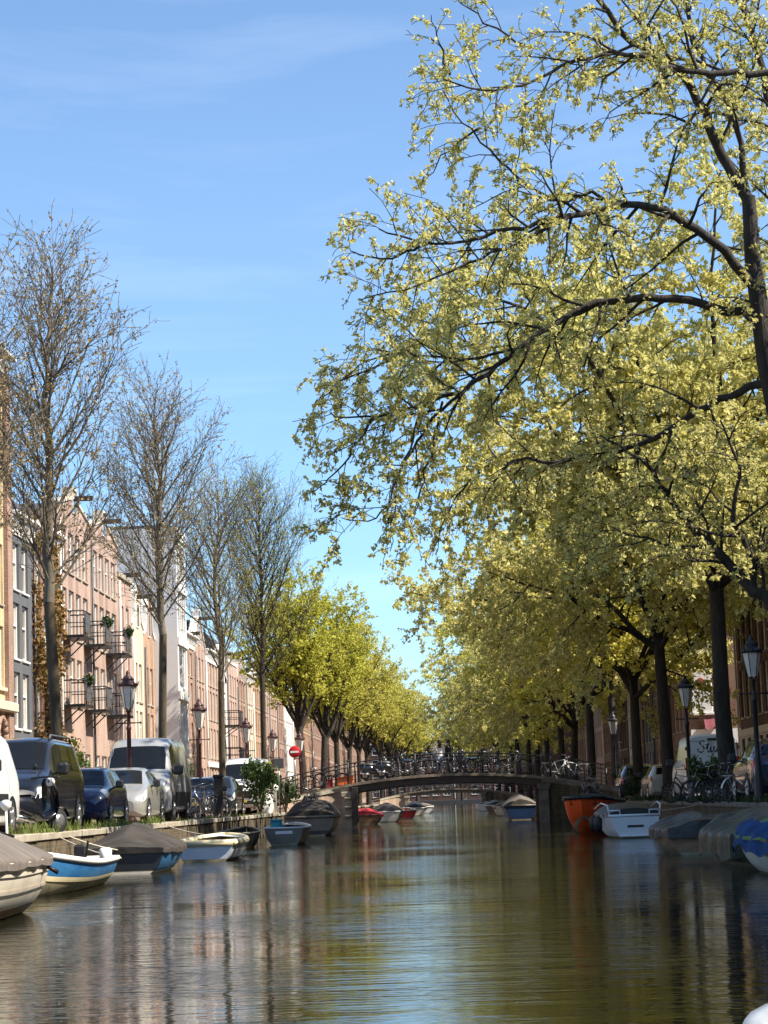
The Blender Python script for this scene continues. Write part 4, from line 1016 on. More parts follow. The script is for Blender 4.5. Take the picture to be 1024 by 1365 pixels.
# houses closing the view behind the far trees, dark wall colour standing for shadow
for k, (x, W, H, wl, lab) in enumerate(((-30, 16, 13, 'dark_brick', 'brick building closing the far end of the canal, shadow in its wall colour'), (-13.9, 15, 12, 'dark_brick', 'low brick building at far end, behind the second bridge, shadow in its wall colour'), (1.2, 16, 13.5, 'dark_brick', 'taller brick building at far end right of centre, shadow in its wall colour'))):
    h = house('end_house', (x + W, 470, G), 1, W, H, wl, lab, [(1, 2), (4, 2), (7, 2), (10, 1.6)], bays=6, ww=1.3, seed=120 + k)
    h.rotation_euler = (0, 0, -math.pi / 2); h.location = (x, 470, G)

# ------------------------------------------------------------------ bridges
def zt(x): return 2.42 - .0148 * x * x
def make_bridge(name, label, y0, y1, s0, s1, wood, stone, zs=1.0, rail='iron_dark', bikes=False):
    """arched girder bridge: deck, railings, abutments with wing walls"""
    root = empty(name, (0, y0, 0), 0, label, 'bridge')
    D = y1 - y0; z = lambda x: (zt(x) - .85) * zs + .85
    xs = [s0 + (s1 - s0) * i / 30 for i in range(31)]
    b = MB(); b.grid([[(x, 0, z(x) - .44), (x, 0, z(x) - .11), (x, D, z(x) - .11), (x, D, z(x) - .44)] for x in xs], False, True); b.build('girder', 'girder_brown' if wood else 'stone_dark', root)
    X = [-10.25 + 20.5 * i / 50 for i in range(51)]
    b = MB(); b.grid([[(x, -.10, z(x) - .128), (x, -.10, z(x)), (x, D + .10, z(x)), (x, D + .10, z(x) - .128)] for x in X], False, True); b.build('deck', 'deck_stone', root)
    for yy in (.05, D - .05):
        b = MB(); n = 22
        for i in range(n + 1):
            x = -8.8 + 17.6 * i / n; big = i % 4 == 1
            b.tube([(x, yy, z(x)), (x, yy, z(x) + (1.06 if big else .98))], .045 if big else .02, 6)
            if big: b.lathe([(.03, 1.04), (.065, 1.08), (.065, 1.12), (.02, 1.16)], 8, (x, yy, z(x)))
        for hh, rr in ((.95, .028), (.52, .018), (.16, .016)): b.tube([(-8.8 + 17.6 * i / 40, yy, z(-8.8 + 17.6 * i / 40) + hh) for i in range(41)], rr, 5)
        b.build('railing', rail, root)
    for sg, xe, st in ((-1, s0, stone[0]), (1, s1, stone[1])):
        # solid abutment under the ramp with a wing wall curving back to the quay
        a = MB(); q0 = XL if sg < 0 else XR
        rows = []; n = 12
        for i in range(n + 1):
            t = i / n; x = xe + (q0 + sg * .3 - xe) * t; yf = .02 - 3.4 * max(0, t - .25) ** 1.6 * (1 if sg < 0 else 1.5)
            rows.append([(x, yf, -.5), (x, yf, max(ST, z(x) - .135)), (x, D - .02 + (0.0 - yf) * .6, max(ST, z(x) - .135)), (x, D - .02 + (0.0 - yf) * .6, -.5)])
        a.grid(rows, False, True); a.add(rows[0], [(0, 1, 2, 3)]); a.build('abutment', st, root)
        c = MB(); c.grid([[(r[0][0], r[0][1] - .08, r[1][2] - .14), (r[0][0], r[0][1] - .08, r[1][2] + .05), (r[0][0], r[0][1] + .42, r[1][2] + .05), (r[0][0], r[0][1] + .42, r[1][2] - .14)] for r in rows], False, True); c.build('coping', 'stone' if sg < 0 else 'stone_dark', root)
        p = MB(); px = xe + sg * .10
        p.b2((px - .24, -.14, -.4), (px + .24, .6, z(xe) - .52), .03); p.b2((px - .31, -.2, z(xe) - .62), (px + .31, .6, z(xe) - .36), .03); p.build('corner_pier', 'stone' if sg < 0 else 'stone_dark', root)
    return root
br = make_bridge('canal_bridge', 'low arched bridge with iron railing crossing the canal, nearer one', 104, 112, -4.75, 4.35, True, ('abutment_brick', 'quay_brick'))
p = MB(); p.b2((-4.66, -.32, -.5), (-4.36, .05, 1.92), .02); p.build('timber_pile', 'wood_dark', br)
b = MB()
for k in range(3): b.b2((-5.0, -.30, .55 + .42 * k), (-4.67, -.145, .62 + .42 * k), .01)
b.build('stone_ledge', 'stone', br)
make_bridge('canal_bridge', 'far arched bridge seen under the deck of the nearer one', 240, 248, -4.6, 3.6, False, ('abutment_brick', 'quay_brick'), .92)

# ------------------------------------------------------------------ trees
P_ELM = dict(step=[.7, .45, .3, .18], wob=[.12, .17, .2, .25], up=[.03, .015, -.01, -.03], droop=[.13, .20, .26, .28], dens=[1.5, 2.5, 3.4], t0=[.16, .12, .1], ang=[54, 50, 45],
             len=[8, 3.5, 1.45, .6], rad=[.17, .042, .016, .008], leaflvl=2, leafden=7.0, max=3, rmin=.007)
P_NEAR = dict(P_ELM); P_NEAR.update(len=[8, 3.0, 1.3, .6], dens=[2.3, 2.9, 3.4], leafden=9.5, leafp=.58, tp=.70, droop=[.12, .26, .36, .4], t0=[.18, .12, .1])
def elm(seed, H=19.0, fork=5.2, spread=9.0, canal=0.0, size=.135, leaf='elm_leaf', limbs=9, dense=1.0, k=4, trunk_r=.25):
    T = Tree(seed); r = T.r; P = dict(P_ELM); P['leafden'] = P_ELM['leafden'] * dense
    tp = [Vector((0, 0, -.15)), Vector((0, 0, .5)), Vector((r.uniform(-.1, .1), r.uniform(-.1, .1), 2.4)), Vector((r.uniform(-.25, .25), r.uniform(-.2, .2), fork))]
    T.path(tp, [trunk_r * 1.35, trunk_r * 1.05, trunk_r * .92, trunk_r * .8], 0)
    wood_n = len(T.br)
    for i in range(limbs):
        a = 2 * math.pi * i / limbs + r.uniform(-.3, .3); inc = (.35, .75, 1.05)[i % 3]
        d = Vector((math.cos(a) * math.sin(inc), math.sin(a) * math.sin(inc), math.cos(inc)))
        ln = (H - fork) * (1.02 if i % 3 == 0 else .85 if i % 3 == 1 else .72) * r.uniform(.85, 1.1) * (1 + canal * .25 * -math.cos(a))
        q = tp[3] - Vector((0, 0, r.uniform(0, 1.2)))
        T.grow(q, d, ln, trunk_r * .50, 0, P)
    return T
def tree_object(name, T, loc, label, cat, group, leaf, bark='bark', size=.135, k=4, spread=.07, rz=0.0):
    root = empty(name, loc, rz, label, cat, group)
    tw = MB(); p, rad, _ = T.br[0]; tw.tube(p, rad, 12, cap=False); tw.build('trunk', bark, root)
    T.br = T.br[1:]
    T.wood('branches', 'twig' if bark.endswith('pale') else bark, root)
    T.crown('crown', leaf, root, k, size, spread)
    return root
# the near elm that leans over the canal from the right edge of the picture
T = Tree(21)
def limb(pix, r0, r1, P=P_NEAR, sprout=True, lvl=0):
    pts = [at(*q) for q in pix]; fine = []; r0 *= .85
    for i in range(len(pts) - 1):
        p0 = pts[max(i - 1, 0)]; p1 = pts[i]; p2 = pts[i + 1]; p3 = pts[min(i + 2, len(pts) - 1)]
        for j in range(4):
            t = j / 4; fine.append(0.5 * ((2 * p1) + (p2 - p0) * t + (2 * p0 - 5 * p1 + 4 * p2 - p3) * t * t + (3 * p1 - p0 - 3 * p2 + p3) * t ** 3))
    fine.append(pts[-1]); n = len(fine) - 1
    fine = [q - TB + (T.rv() * .035 if 0 < i < n else Vector()) for i, q in enumerate(fine)]
    rad = [r0 + (r1 - r0) * i / n for i in range(n + 1)]
    dirs = [(fine[min(i + 1, n)] - fine[max(i - 1, 0)]).normalized() for i in range(n + 1)]
    T.path(fine, rad, lvl)
    if sprout: T.sprout(fine, dirs, rad, sum((fine[i + 1] - fine[i]).length for i in range(n)), lvl, P)
TB = Vector((9.3, 48.0, ST))
T.path([Vector((0, 0, -.1)), Vector((-.05, 0, .6)), at(1120, 900, 48) - TB, at(1085, 770, 48) - TB, at(1052, 620, 48) - TB, at(1022, 480, 48) - TB, at(1004, 350, 48) - TB, at(998, 262, 48) - TB], [.50, .40, .34, .30, .26, .23, .19, .155], 0)
limb([(998, 268, 48), (962, 205, 47.8), (932, 135, 47.5), (905, 95, 47.2), (868, 72, 46.8), (820, 30, 46.3), (790, -30, 46)], .155, .05)
limb([(1000, 280, 48), (985, 190, 48.4), (965, 130, 48.8), (925, 60, 49.2), (915, 0, 49.6), (905, -60, 50)], .09, .04)
limb([(1060, 640, 48), (1075, 420, 48.3), (1050, 250, 48.6), (1015, 90, 48.8), (985, -20, 49)], .16, .06)
limb([(1060, 100, 46.5), (1000, 97, 46.3), (930, 95, 46), (868, 78, 45.7), (800, 72, 45.3), (735, 95, 45), (660, 120, 44.6), (590, 105, 44.2)], .10, .015)
limb([(1010, 395, 48), (965, 335, 47.4), (915, 295, 46.8), (850, 274, 46.2), (780, 283, 45.6), (730, 292, 45.2), (665, 312, 44.8), (580, 325, 44.2), (505, 305, 43.8)], .14, .014)
limb([(850, 274, 46.2), (790, 258, 46.4), (730, 262, 46.6), (680, 225, 46.8), (630, 175, 47), (590, 120, 47.2)], .06, .012)
limb([(760, 286, 45.4), (700, 320, 45), (640, 345, 44.6), (560, 380, 44.2), (480, 400, 43.8)], .055, .012)
limb([(1015, 425, 48), (950, 408, 48.2), (880, 398, 48.3), (810, 402, 48.2), (750, 425, 48), (690, 465, 47.6), (640, 505, 47.2), (590, 530, 46.8), (535, 548, 46.4), (490, 558, 46.1), (440, 550, 45.8)], .13, .014)
limb([(640, 505, 47.2), (590, 545, 46.8), (555, 590, 46.5), (530, 640, 46.2), (500, 690, 46), (455, 690, 45.8)], .05, .010)
limb([(690, 465, 47.6), (620, 480, 48), (555, 470, 48.4), (490, 480, 48.8), (440, 520, 49.2)], .045, .010)
limb([(1030, 505, 48), (985, 520, 48.6), (930, 550, 49.2), (870, 585, 49.8), (805, 606, 50.4), (740, 618, 51), (690, 612, 51.4), (660, 640, 51.7), (635, 690, 52)], .12, .014)
limb([(1092, 800, 48), (1050, 815, 48), (1015, 795, 48.2), (985, 765, 48.4), (945, 722, 48.6), (905, 685, 48.8), (885, 655, 49), (850, 610, 49.2), (800, 580, 49.4)], .21, .02)
limb([(1005, 785, 48.2), (1000, 740, 48), (978, 690, 47.7), (985, 620, 47.4), (960, 560, 47)], .11, .02)
limb([(950, 728, 48.6), (900, 728, 48.8), (850, 712, 49), (800, 708, 49.2)], .06, .012)
for q in ([(560, 552, 46.3), (545, 600, 46.1), (528, 660, 46), (520, 735, 45.9)], [(500, 556, 46), (470, 600, 45.9), (440, 640, 45.8), (415, 655, 45.7)], [(590, 535, 47), (575, 600, 47), (560, 650, 46.9), (545, 700, 46.8)], [(520, 480, 48.5), (470, 500, 48.7), (430, 530, 48.8), (405, 560, 48.9)], [(640, 630, 51.8), (610, 660, 52), (590, 700, 52.1), (580, 740, 52.2)], [(600, 100, 44.3), (585, 60, 44.2), (575, 20, 44)], [(640, 170, 47), (600, 200, 47.2), (570, 235, 47.4)], [(700, 60, 45), (650, 30, 45), (610, 0, 44.8)], [(560, 328, 44.2), (520, 345, 44.1), (480, 340, 44), (460, 330, 43.9)]): limb(q, .035, .009, lvl=1)
tree_object('elm_tree', T, TB, 'huge elm leaning over the canal from the right edge, limbs reaching far left', 'tree', 'elms along the right bank', 'elm_leaf', size=.098, k=5, spread=.045)
# the row behind it
EV = [elm(31, 19.0, 6.6, canal=.3, limbs=11), elm(32, 18.0, 6.8, canal=.25, limbs=11), elm(33, 18.5, 5.8, canal=.25, limbs=10)]
protos = []
row = [(66.5, 0, .0, 1.08, 'elm with dark trunk in front of the white van on the right'), (84.5, 1, .4, 1.0, 'elm with thick dark trunk behind the white van, right bank'), (98, 2, 2.2, .98, 'elm with slim trunk beside the silver estate car, right bank'),
       (111.5, 0, 1.3, .95, 'elm at the right end of the nearer bridge'), (127, 1, 3.0, 1.0, 'elm on the right bank just past the nearer bridge'), (143, 2, .8, 1.0, 'elm, second past the nearer bridge on the right'),
       (160, 0, 2.5, 1.0, 'elm, third past the nearer bridge on the right'), (180, 1, .2, 1.0, 'elm, fourth past the nearer bridge on the right'), (202, 2, 1.9, 1.12, 'elm, fifth past the nearer bridge on the right'), (226, 0, 3.3, 1.15, 'elm on the right just before the far bridge'),
       (256, 1, 1.0, 1.2, 'elm on the right just past the far bridge'), (285, 2, .3, 1.2, 'elm far off on the right, second past the far bridge'), (320, 0, 2.0, 1.25, 'elm far off on the right, third past the far bridge'), (365, 1, 2.9, 1.3, 'farthest elm of the right bank')]
for i, (d, v, a, s, lab) in enumerate(row):
    X = 8.45 if d < 120 else 8.2
    if v >= len(protos):
        o = tree_object('elm_tree', EV[v], (X, d, ST), lab, 'tree', 'elms along the right bank', 'elm_leaf' if v < 2 else 'far_elm_leaf', size=.165, k=4, spread=.07, rz=0); protos.append(o)
    else: o = copy_tree(protos[v], (X, d, ST), 0, lab)
    o.rotation_euler = (0, 0, a); o.scale = (s, s, s)
# bare upright trees on the left
def bare(seed, H, w, fork=3.4, leafp=.55):
    T = Tree(seed)
    def zs(z, l):
        if l != 0: return 1.0
        t = (z - fork) / (H - fork); return max(.16, (1.25 * (1 - t) ** .8) * (.55 + .45 * min(1, t * 4)))
    P = dict(step=[.6, .4, .25, .15], wob=[.03, .06, .09, .14], up=[.0, .07, .06, .03], droop=[0, 0, 0, 0], dens=[6.0, 4.2, 5.0], t0=[.0, .10, .1], ang=[38, 28, 32], len=[H, w * 1.75, 1.15, .5], rad=[.2, .036, .012, .007],
             leaflvl=3, leafden=7, leafp=leafp, max=3, zshape=zs, tp=.0, taper=.82, rmin=.005)
    tp = [Vector((0, 0, -.1)), Vector((0, 0, .4)), Vector((T.r.uniform(-.08, .08), 0, 1.8)), Vector((T.r.uniform(-.12, .12), T.r.uniform(-.1, .1), fork))]
    T.path(tp, [.19, .15, .13, .12], 0)
    n = 14; pts = [tp[3]]; rad = [.12]; dirs = [Vector((0, 0, 1))]
    for i in range(n):
        t = (i + 1) / n; p = pts[-1] + Vector((T.r.gauss(0, .05), T.r.gauss(0, .05), (H - fork) / n)); pts.append(p); rad.append(.12 * (1 - t) ** .9 + .010); dirs.append((p - pts[-2]).normalized())
    T.path(pts, rad, 0); T.sprout(pts, dirs, rad, H - fork, 0, P)
    return T
BG = 'bare upright trees along the left quay'
def bare_tree(loc, H, w, seed, lab, leaf='bud', size=.06, leafp=.65, k=2, bark='bark_pale', fork=3.4, spread=.03):
    return tree_object('bare_tree', bare(seed, H, w, fork, leafp), loc, lab, 'tree', BG, leaf, bark, size, k, spread)
bare_tree((-8.75, 40.0, ST), 10.6, 1.3, 41, 'bare upright tree cut by the left border of the picture', fork=5.0)
bare_tree((-8.62, 48.0, ST), 13.0, 1.95, 42, 'tallest bare upright tree, its trunk behind the black van', fork=5.0)
bare_tree((-8.87, 68.2, ST), 13.6, 2.1, 43, 'bare tree with mossy pale trunk behind the grey high roof van', fork=5.8)
bare_tree((-8.75, 84.6, ST), 12.8, 2.6, 44, 'slender bare tree with yellow green moss, between dark cars and white van', leaf='lime_leaf', leafp=.25, fork=5.2)
bare_tree((-8.75, 104.0, ST), 16.0, 3.1, 45, 'bare tree with thick dark trunk at the left end of bridge', leaf='lime_leaf', leafp=.35, bark='bark', fork=5.8)
# yellow green trees past the bridge on the left
def lime(seed, H, fork=4.8):
    T = Tree(seed); r = T.r
    P = dict(step=[.6, .4, .28, .18], wob=[.07, .10, .14, .2], up=[.05, .04, .02, .0], droop=[.0, .0, .05, .05], dens=[1.6, 2.3, 3.2], t0=[.2, .12, .1], ang=[34, 40, 42], len=[H - fork, 3.2, 1.3, .5], rad=[.13, .05, .02, .009], leaflvl=2, leafden=6.0, max=3, rmin=.007)
    tp = [Vector((0, 0, -.1)), Vector((0, 0, .5)), Vector((.05, 0, 2)), Vector((r.uniform(-.2, .2), 0, fork))]; T.path(tp, [.28, .22, .20, .18], 0)
    for i in range(8):
        a = 2 * math.pi * i / 8 + r.uniform(-.3, .3); inc = .18 + .42 * (i % 2) + r.uniform(-.06, .1)
        T.grow(tp[3] - Vector((0, 0, r.uniform(0, .8))), Vector((math.cos(a) * math.sin(inc), math.sin(a) * math.sin(inc), math.cos(inc))), (H - fork) * (1.0 if i % 2 == 0 else .8) * r.uniform(.85, 1.05), .12, 0, P)
    return T
lp = []
for i, (d, s, lab) in enumerate(((121, 1.0, 'yellow green tree right behind the no entry sign'), (137, 1.0, 'yellow green tree, second past the bridge on the left'), (154, 1.02, 'yellow green tree, third past the bridge on the left'), (172, 1.0, 'yellow green tree, fourth past the bridge on the left'), (192, 1.0, 'yellow green tree, fifth past the bridge on the left'),
        (214, 1.1, 'yellow green tree on the left just before the far bridge'), (256, 1.2, 'yellow green tree on the left just past the far bridge'), (290, 1.25, 'yellow green tree far off on the left, second past far bridge'), (335, 1.3, 'yellow green tree far off on the left, third past far bridge'), (390, 1.4, 'farthest yellow green tree on the left bank'))):
    X = -8.1 if d < 130 else -7.9
    if i < 4: o = tree_object('linden_tree', lime(51 + i, 12.8), (X, d, ST), lab, 'tree', 'leafy trees along the left bank', 'lime_leaf' if i < 2 else 'gold_leaf', size=.15, k=4, spread=.09); lp.append(o)
    else: o = copy_tree(lp[2 + i % 2], (X, d, ST), i * 1.7, lab)
    o.scale = (s, s, s)
for d, X, a, lab in ((438, -6.5, 1.0, 'tree at the very end of the canal, left of centre'), (441, 2.5, 2.0, 'tree at the very end of the canal, right of centre')):
    copy_tree(lp[2], (X, d, ST), a, lab, 'trees closing the canal', scale=1.5)
# ------------------------------------------------------------------ vehicles on the left quay (fronts face the camera)
CG = 'vehicles parked along the left quay'
v, c = make_car('small_van', (-8.76, 35.6, ST), 0, 'white delivery van with black side strip, cut by the left border', 'van', P_CADDY, 'paint_white', (.82, 3.55), .32, (1.05, 1.62), [(1.45, 2.35, .22, .0)], hl=(.03, .5, 3.4, 4.8), tl=(2.2, 5.0, .12), mirrors=(1.45, 1.22, 1.35), handles=((2.3, .98),), grille=(.45, .66, .5))
for sg in (1, -1):
    c.patch(MB(), 1.25, 3.15, 2.25, 3.25, .022, sg).build('side_strip', 'plastic_black', v)
    line_on(c, v, 2.45, 1.2, 6.8, sg); line_on(c, v, 3.35, 3.4, 6.8, sg)
v, c = make_car('people_carrier', (-8.75, 42.1, ST), 0, 'glossy black people carrier with roof rails behind the scooter', 'van', P_VAN, 'paint_black', (.92, 3.85), .33, (1.02, 1.72), [(1.42, 2.30, .30, .0), (2.38, 3.35, 0, 0), (3.43, 4.4, 0, -.06)], hl=(.03, .52, 3.6, 5.0), tl=(2.4, 5.6, .12), mirrors=(1.35, 1.25, 1.25), handles=((2.2, 1.05),), grille=(.55, .74, .55))
for sg in (1, -1):
    for yy in (2.34, 3.39): line_on(c, v, yy, 1.2, 5.1, sg)
for sg in (1, -1): MB().tube([(sg * .70, 1.9, 1.86), (sg * .70, 2.0, 1.95), (sg * .70, 4.2, 1.94), (sg * .70, 4.35, 1.84)], .022, 6).build('roof_rail', 'plastic_grey', v)
v, c = make_car('small_car', (-8.70, 50.0, ST), 0, 'small navy blue hatchback with round headlights', 'car', P_MINI, 'paint_navy', (.72, 3.12), .295, (1.0, 1.46), [(1.45, 2.45, .25, .0), (2.52, 3.2, 0, -.05)], rearwin=(3.36, 3.57), hl=(.34, 4.9, .12), tl=(3.2, 4.8, .1), mirrors=(1.35, 1.0, .9), handles=((2.3, .84),), grille=(.40, .56, .36), bumper='paint_navy')
v, c = make_car('hatchback', (-8.70, 56.0, ST), 0, 'silver hatchback parked in front of the grey high roof van', 'car', P_HATCH, 'paint_silver', (.85, 3.45), .31, (1.10, 1.90), [(1.75, 2.75, .35, .0), (2.83, 3.75, 0, -.15)], rearwin=(3.56, 3.98), hl=(.03, .55, 3.7, 5.1), tl=(3.3, 5.0, .15), mirrors=(1.55, 1.06, 1.0), handles=((2.6, .88), (3.5, .9)), grille=(.42, .58, .42), bumper='paint_silver')
v, c = make_car('high_roof_van', (-8.95, 61.8, ST), 0, 'grey high roof van with large dark windscreen behind the lamp post', 'van', P_BIGVAN, 'paint_grey', (1.0, 4.3), .345, (.9, 1.49), [(1.25, 2.15, .25, 0)], hl=(.04, .42, 3.6, 5.0), tl=(2.4, 5.2, .1), mirrors=(1.15, 1.5, 1.6), handles=((2.0, 1.2),), grille=(.7, 1.02, .66))
for sg in (1, -1):
    c.patch(MB(), 1.5, 4.9, 2.1, 3.0, .016, sg).build('side_strip', 'plastic_black', v); line_on(c, v, 2.3, 1.2, 7, sg); line_on(c, v, 3.6, 1.2, 7, sg)
v, c = make_car('small_car', (-8.72, 74.2, ST), 0, 'dark blue hatchback behind the parked bicycles, left quay', 'car', P_MINI, 'paint_navy', (.72, 3.12), .295, (1.0, 1.46), [(1.45, 2.45, .25, .0), (2.52, 3.2, 0, -.05)], rearwin=(3.36, 3.57), hl=(.03, .4, 3.7, 5.0), tl=(3.2, 4.8, .1), mirrors=(1.35, 1.0, .9), grille=(.40, .56, .36), bumper='paint_navy')
v, c = make_car('hatchback', (-8.70, 79.3, ST), 0, 'black hatchback between the dark post and the big bush', 'car', P_HATCH, 'paint_dark', (.85, 3.45), .31, (1.10, 1.90), [(1.75, 2.75, .35, .0), (2.83, 3.75, 0, -.15)], rearwin=(3.56, 3.98), hl=(.03, .55, 3.7, 5.1), tl=(3.3, 5.0, .15), mirrors=(1.55, 1.06, 1.0), grille=(.42, .58, .42), bumper='paint_dark')
v, c = make_car('high_roof_van', (-8.98, 94.0, ST), 0, 'white high roof van behind the big bush near the bridge', 'van', P_BIGVAN, 'paint_white', (1.0, 4.3), .345, (.9, 1.49), [(1.25, 2.15, .25, 0)], hl=(.04, .42, 3.6, 5.0), tl=(2.4, 5.2, .1), mirrors=(1.15, 1.5, 1.5), grille=(.7, 1.02, .66))
# right bank (rears face the camera)
v, c = make_car('delivery_van', (8.88, 74.0 + 4.96, ST), math.pi, 'white delivery van with black script lettering on its rear doors', 'van', P_BIGVAN, 'paint_white', (1.0, 4.3), .345, (.9, 1.49), [(1.25, 2.15, .25, 0)], hl=(.04, .42, 3.6, 5.0), tl=(1.05, 1.62, .16), rear_flat=True, mirrors=(1.15, 1.5, 1.5), grille=(.7, 1.02, .66))
v.scale = (.92, .91, .91)
MB().b2((-.006, 5.446, .55), (.006, 5.456, 2.28)).build('door_gap', 'ink', v)
MB().box((0, 5.46, 2.27), (.34, .05, .09), bev=.02).build('brake_light', 'plastic_black', v)
b = MB()
for x0, x1, z0, z1 in ((-.92, -.04, .62, 2.2), (.04, .92, .62, 2.2)):
    for q in (((x0, 5.449, z0), (x1, 5.455, z0 + .015)), ((x0, 5.449, z1), (x1, 5.455, z1 + .015)), ((x0, 5.449, z0), (x0 + .015, 5.455, z1)), ((x1 - .015, 5.449, z0), (x1, 5.455, z1))): b.b2(*q)
b.build('door_seam', 'plastic_grey', v)
b = MB()
for x in (.955, -.955):
    for z in (1.95, 1.0): b.box((x, 5.46, z), (.06, .06, .13), bev=.01)
b.build('hinge', 'plastic_black', v)
# script lettering drawn as brush strokes on the door
def strokes(lines, ox, oz, s, y):
    b = MB()
    for ln, r in lines:
        n = len(ln); pts = []
        for i in range(n - 1):
            p0, p1, p2, p3 = [Vector((*ln[max(0, min(n - 1, i + q))], 0)) for q in (-1, 0, 1, 2)]
            for j in range(5):
                t = j / 5; pts.append(.5 * (2 * p1 + (p2 - p0) * t + (2 * p0 - 5 * p1 + 4 * p2 - p3) * t * t + (3 * p1 - p0 - 3 * p2 + p3) * t ** 3))
        pts.append(Vector((*ln[-1], 0)))
        b.tube([(ox - q.x * s, y + .001, oz + q.y * s) for q in pts], [r * s * (.75 + .35 * math.sin(i * .55)) for i in range(len(pts))], 6)
    return b
S_ = [((.62, .92), (.52, 1.02), (.30, .98), (.22, .80), (.36, .62), (.54, .46), (.56, .20), (.38, .02), (.12, .06), (.0, .22), (.10, .32)), ]
t_ = [((.72, .30), (.86, .50), (.98, .90), (.90, .50), (.86, .16), (.94, .02), (1.08, .14)), ((.72, .64), (.92, .66), (1.12, .70))]
u_ = [((1.08, .14), (1.18, .48), (1.16, .18), (1.22, .02), (1.36, .10), (1.48, .48), (1.44, .16), (1.52, .02), (1.66, .16))]
d_ = [((1.98, .40), (1.84, .50), (1.70, .34), (1.72, .06), (1.90, .06), (2.02, .40), (2.14, 1.02), (2.02, .30), (2.08, .02), (2.2, .10))]
strokes([(l, .055) for l in S_ + t_ + u_ + d_], .53, 1.80, .42, 5.452).build('lettering', 'ink', v)
v, c = make_car('estate_car', (8.70, 86.0 + 4.6, ST), math.pi, 'silver estate car behind the white van on the right bank', 'car', P_WAGON, 'paint_silver', (.9, 3.7), .315, (1.3, 1.95), [(1.85, 2.8, .35, 0), (2.88, 3.5, 0, 0), (3.56, 4.2, 0, -.1)], rearwin=(4.20, 4.52), hl=(.03, .5, 3.7, 5.0), tl=(3.9, 5.4, .22), mirrors=(1.6, 1.05, 1.0), bumper='paint_silver')
v, c = make_car('dark_suv', (8.66, 99.2 + 4.4, ST), math.pi, 'dark blue off-road car beside the right bridgehead', 'car', P_SUV, 'paint_navy', (.92, 3.45), .36, (1.2, 1.90), [(1.8, 2.7, .33, 0), (2.78, 3.55, 0, 0), (3.62, 4.05, 0, -.08)], rearwin=(3.95, 4.3), hl=(.03, .5, 3.7, 5.0), tl=(3.6, 5.2, .2), mirrors=(1.6, 1.2, 1.1))
v, c = make_car('dark_suv', (8.56, 55.6 + 4.4, ST), math.pi, 'dark car with red tail light at the right border', 'car', P_SUV, 'paint_navy', (.92, 3.45), .36, (1.2, 1.90), [(1.8, 2.7, .33, 0), (2.78, 3.55, 0, 0), (3.62, 4.05, 0, -.08)], rearwin=(3.95, 4.3), hl=(.03, .5, 3.7, 5.0), tl=(3.6, 5.4, .3), mirrors=(1.6, 1.2, 1.1), handles=((2.5, 1.0), (3.4, 1.0)))

# ------------------------------------------------------------------ lamps, signs, posts
LG = 'crown lanterns on the left quay'; RG = 'crown lanterns on the right quay'
la = make_lamp((-8.92, 61.0, ST), 'dark red crown lantern in front of the grey high roof van', LG, 'iron_red', 4.35)
for y, x, lab in ((78.4, -8.92, 'dark red crown lantern right of the mossy pale trunk'), (97.0, -8.95, 'dark red crown lantern above the white van, left of thick dark trunk'), (113.5, -9.1, 'dark red crown lantern right of the thick dark trunk'), (118, -8.0, 'dark red crown lantern beyond the no entry sign')): copy_tree(la, (x, y, ST), 0, lab)
lb = make_lamp((7.75, 55.2, ST), 'black crown lantern before the brick house at the right border', RG, 'iron_dark', 4.3)
for y, x, lab in ((73.2, 8.0, 'black crown lantern left of the white van with lettering'), (104.5, 7.9, 'black crown lantern at the right bridgehead')): copy_tree(lb, (x, y, ST), 0, lab)
s = empty('road_sign', (-7.25, 103.2, ST), 0, 'round red no entry sign with white bar on a pole', 'road sign')
MB().tube([(0, 0, 0), (0, 0, 3.1)], .03, 8).build('pole', 'steel', s)
d = MB().lathe([(.02, -.06), (.27, -.06), (.28, -.05), (.28, -.035), (.02, -.035)], 32, (0, 0, 2.82), 'y').build('sign_disc', 'sign_red', s)
MB().b2((-.20, -.068, 2.775), (.20, -.0605, 2.865)).build('white_bar', 'sign_white', d)
o = empty('road_sign', (-7.15, 92.0, ST), 0, 'thin grey sign pole by the bush near the bridge', 'sign pole')
MB().tube([(0, 0, 0), (0, 0, 2.3)], .03, 8).build('pole', 'steel', o); MB().box((0, -.04, 2.1), (.42, .02, .42), bev=.005).build('sign_back', 'plastic_grey', o)
o = empty('wooden_post', (-7.42, 70.2, ST), 0, 'dark square post on the left quay edge before the black hatchback', 'post')
MB().box((0, 0, .66), (.27, .27, 1.32), bev=.03).build('shaft', 'wood_dark', o); MB().box((0, 0, 1.36), (.33, .33, .10), bev=.03).build('cap', 'wood_dark', o)
o = empty('white_post', (-7.5, 93.0, ST), 0, 'white round capped post beside the bush', 'post')
MB().lathe([(.16, 0), (.15, .95), (.22, 1.0), (.24, 1.1), (.18, 1.22), (.03, 1.27)], 14).build('shaft', 'plaster_white', o); MB().lathe([(.24, 1.08), (.245, 1.12), (.24, 1.15)], 14).build('cap_ring', 'plaster_cream', o)
o = empty('white_sack', (-7.85, 92.6, ST), 0, 'white sack slumped against the round capped post', 'sack')
b = MB(); rows = []
for z, r_ in ((0, .30), (.25, .36), (.55, .33), (.85, .26), (1.1, .16), (1.3, .10), (1.38, .16)): rows.append([(r_ * math.cos(a) * (1 + .12 * math.sin(3 * a + z * 4)), r_ * math.sin(a), z) for a in [2 * math.pi * k / 14 for k in range(14)]])
b.grid(rows, True, True); b.build('bag', 'plaster_white', o); MB().lathe([(.115, 1.28), (.125, 1.30), (.115, 1.32)], 12).build('tie', 'rope', o)
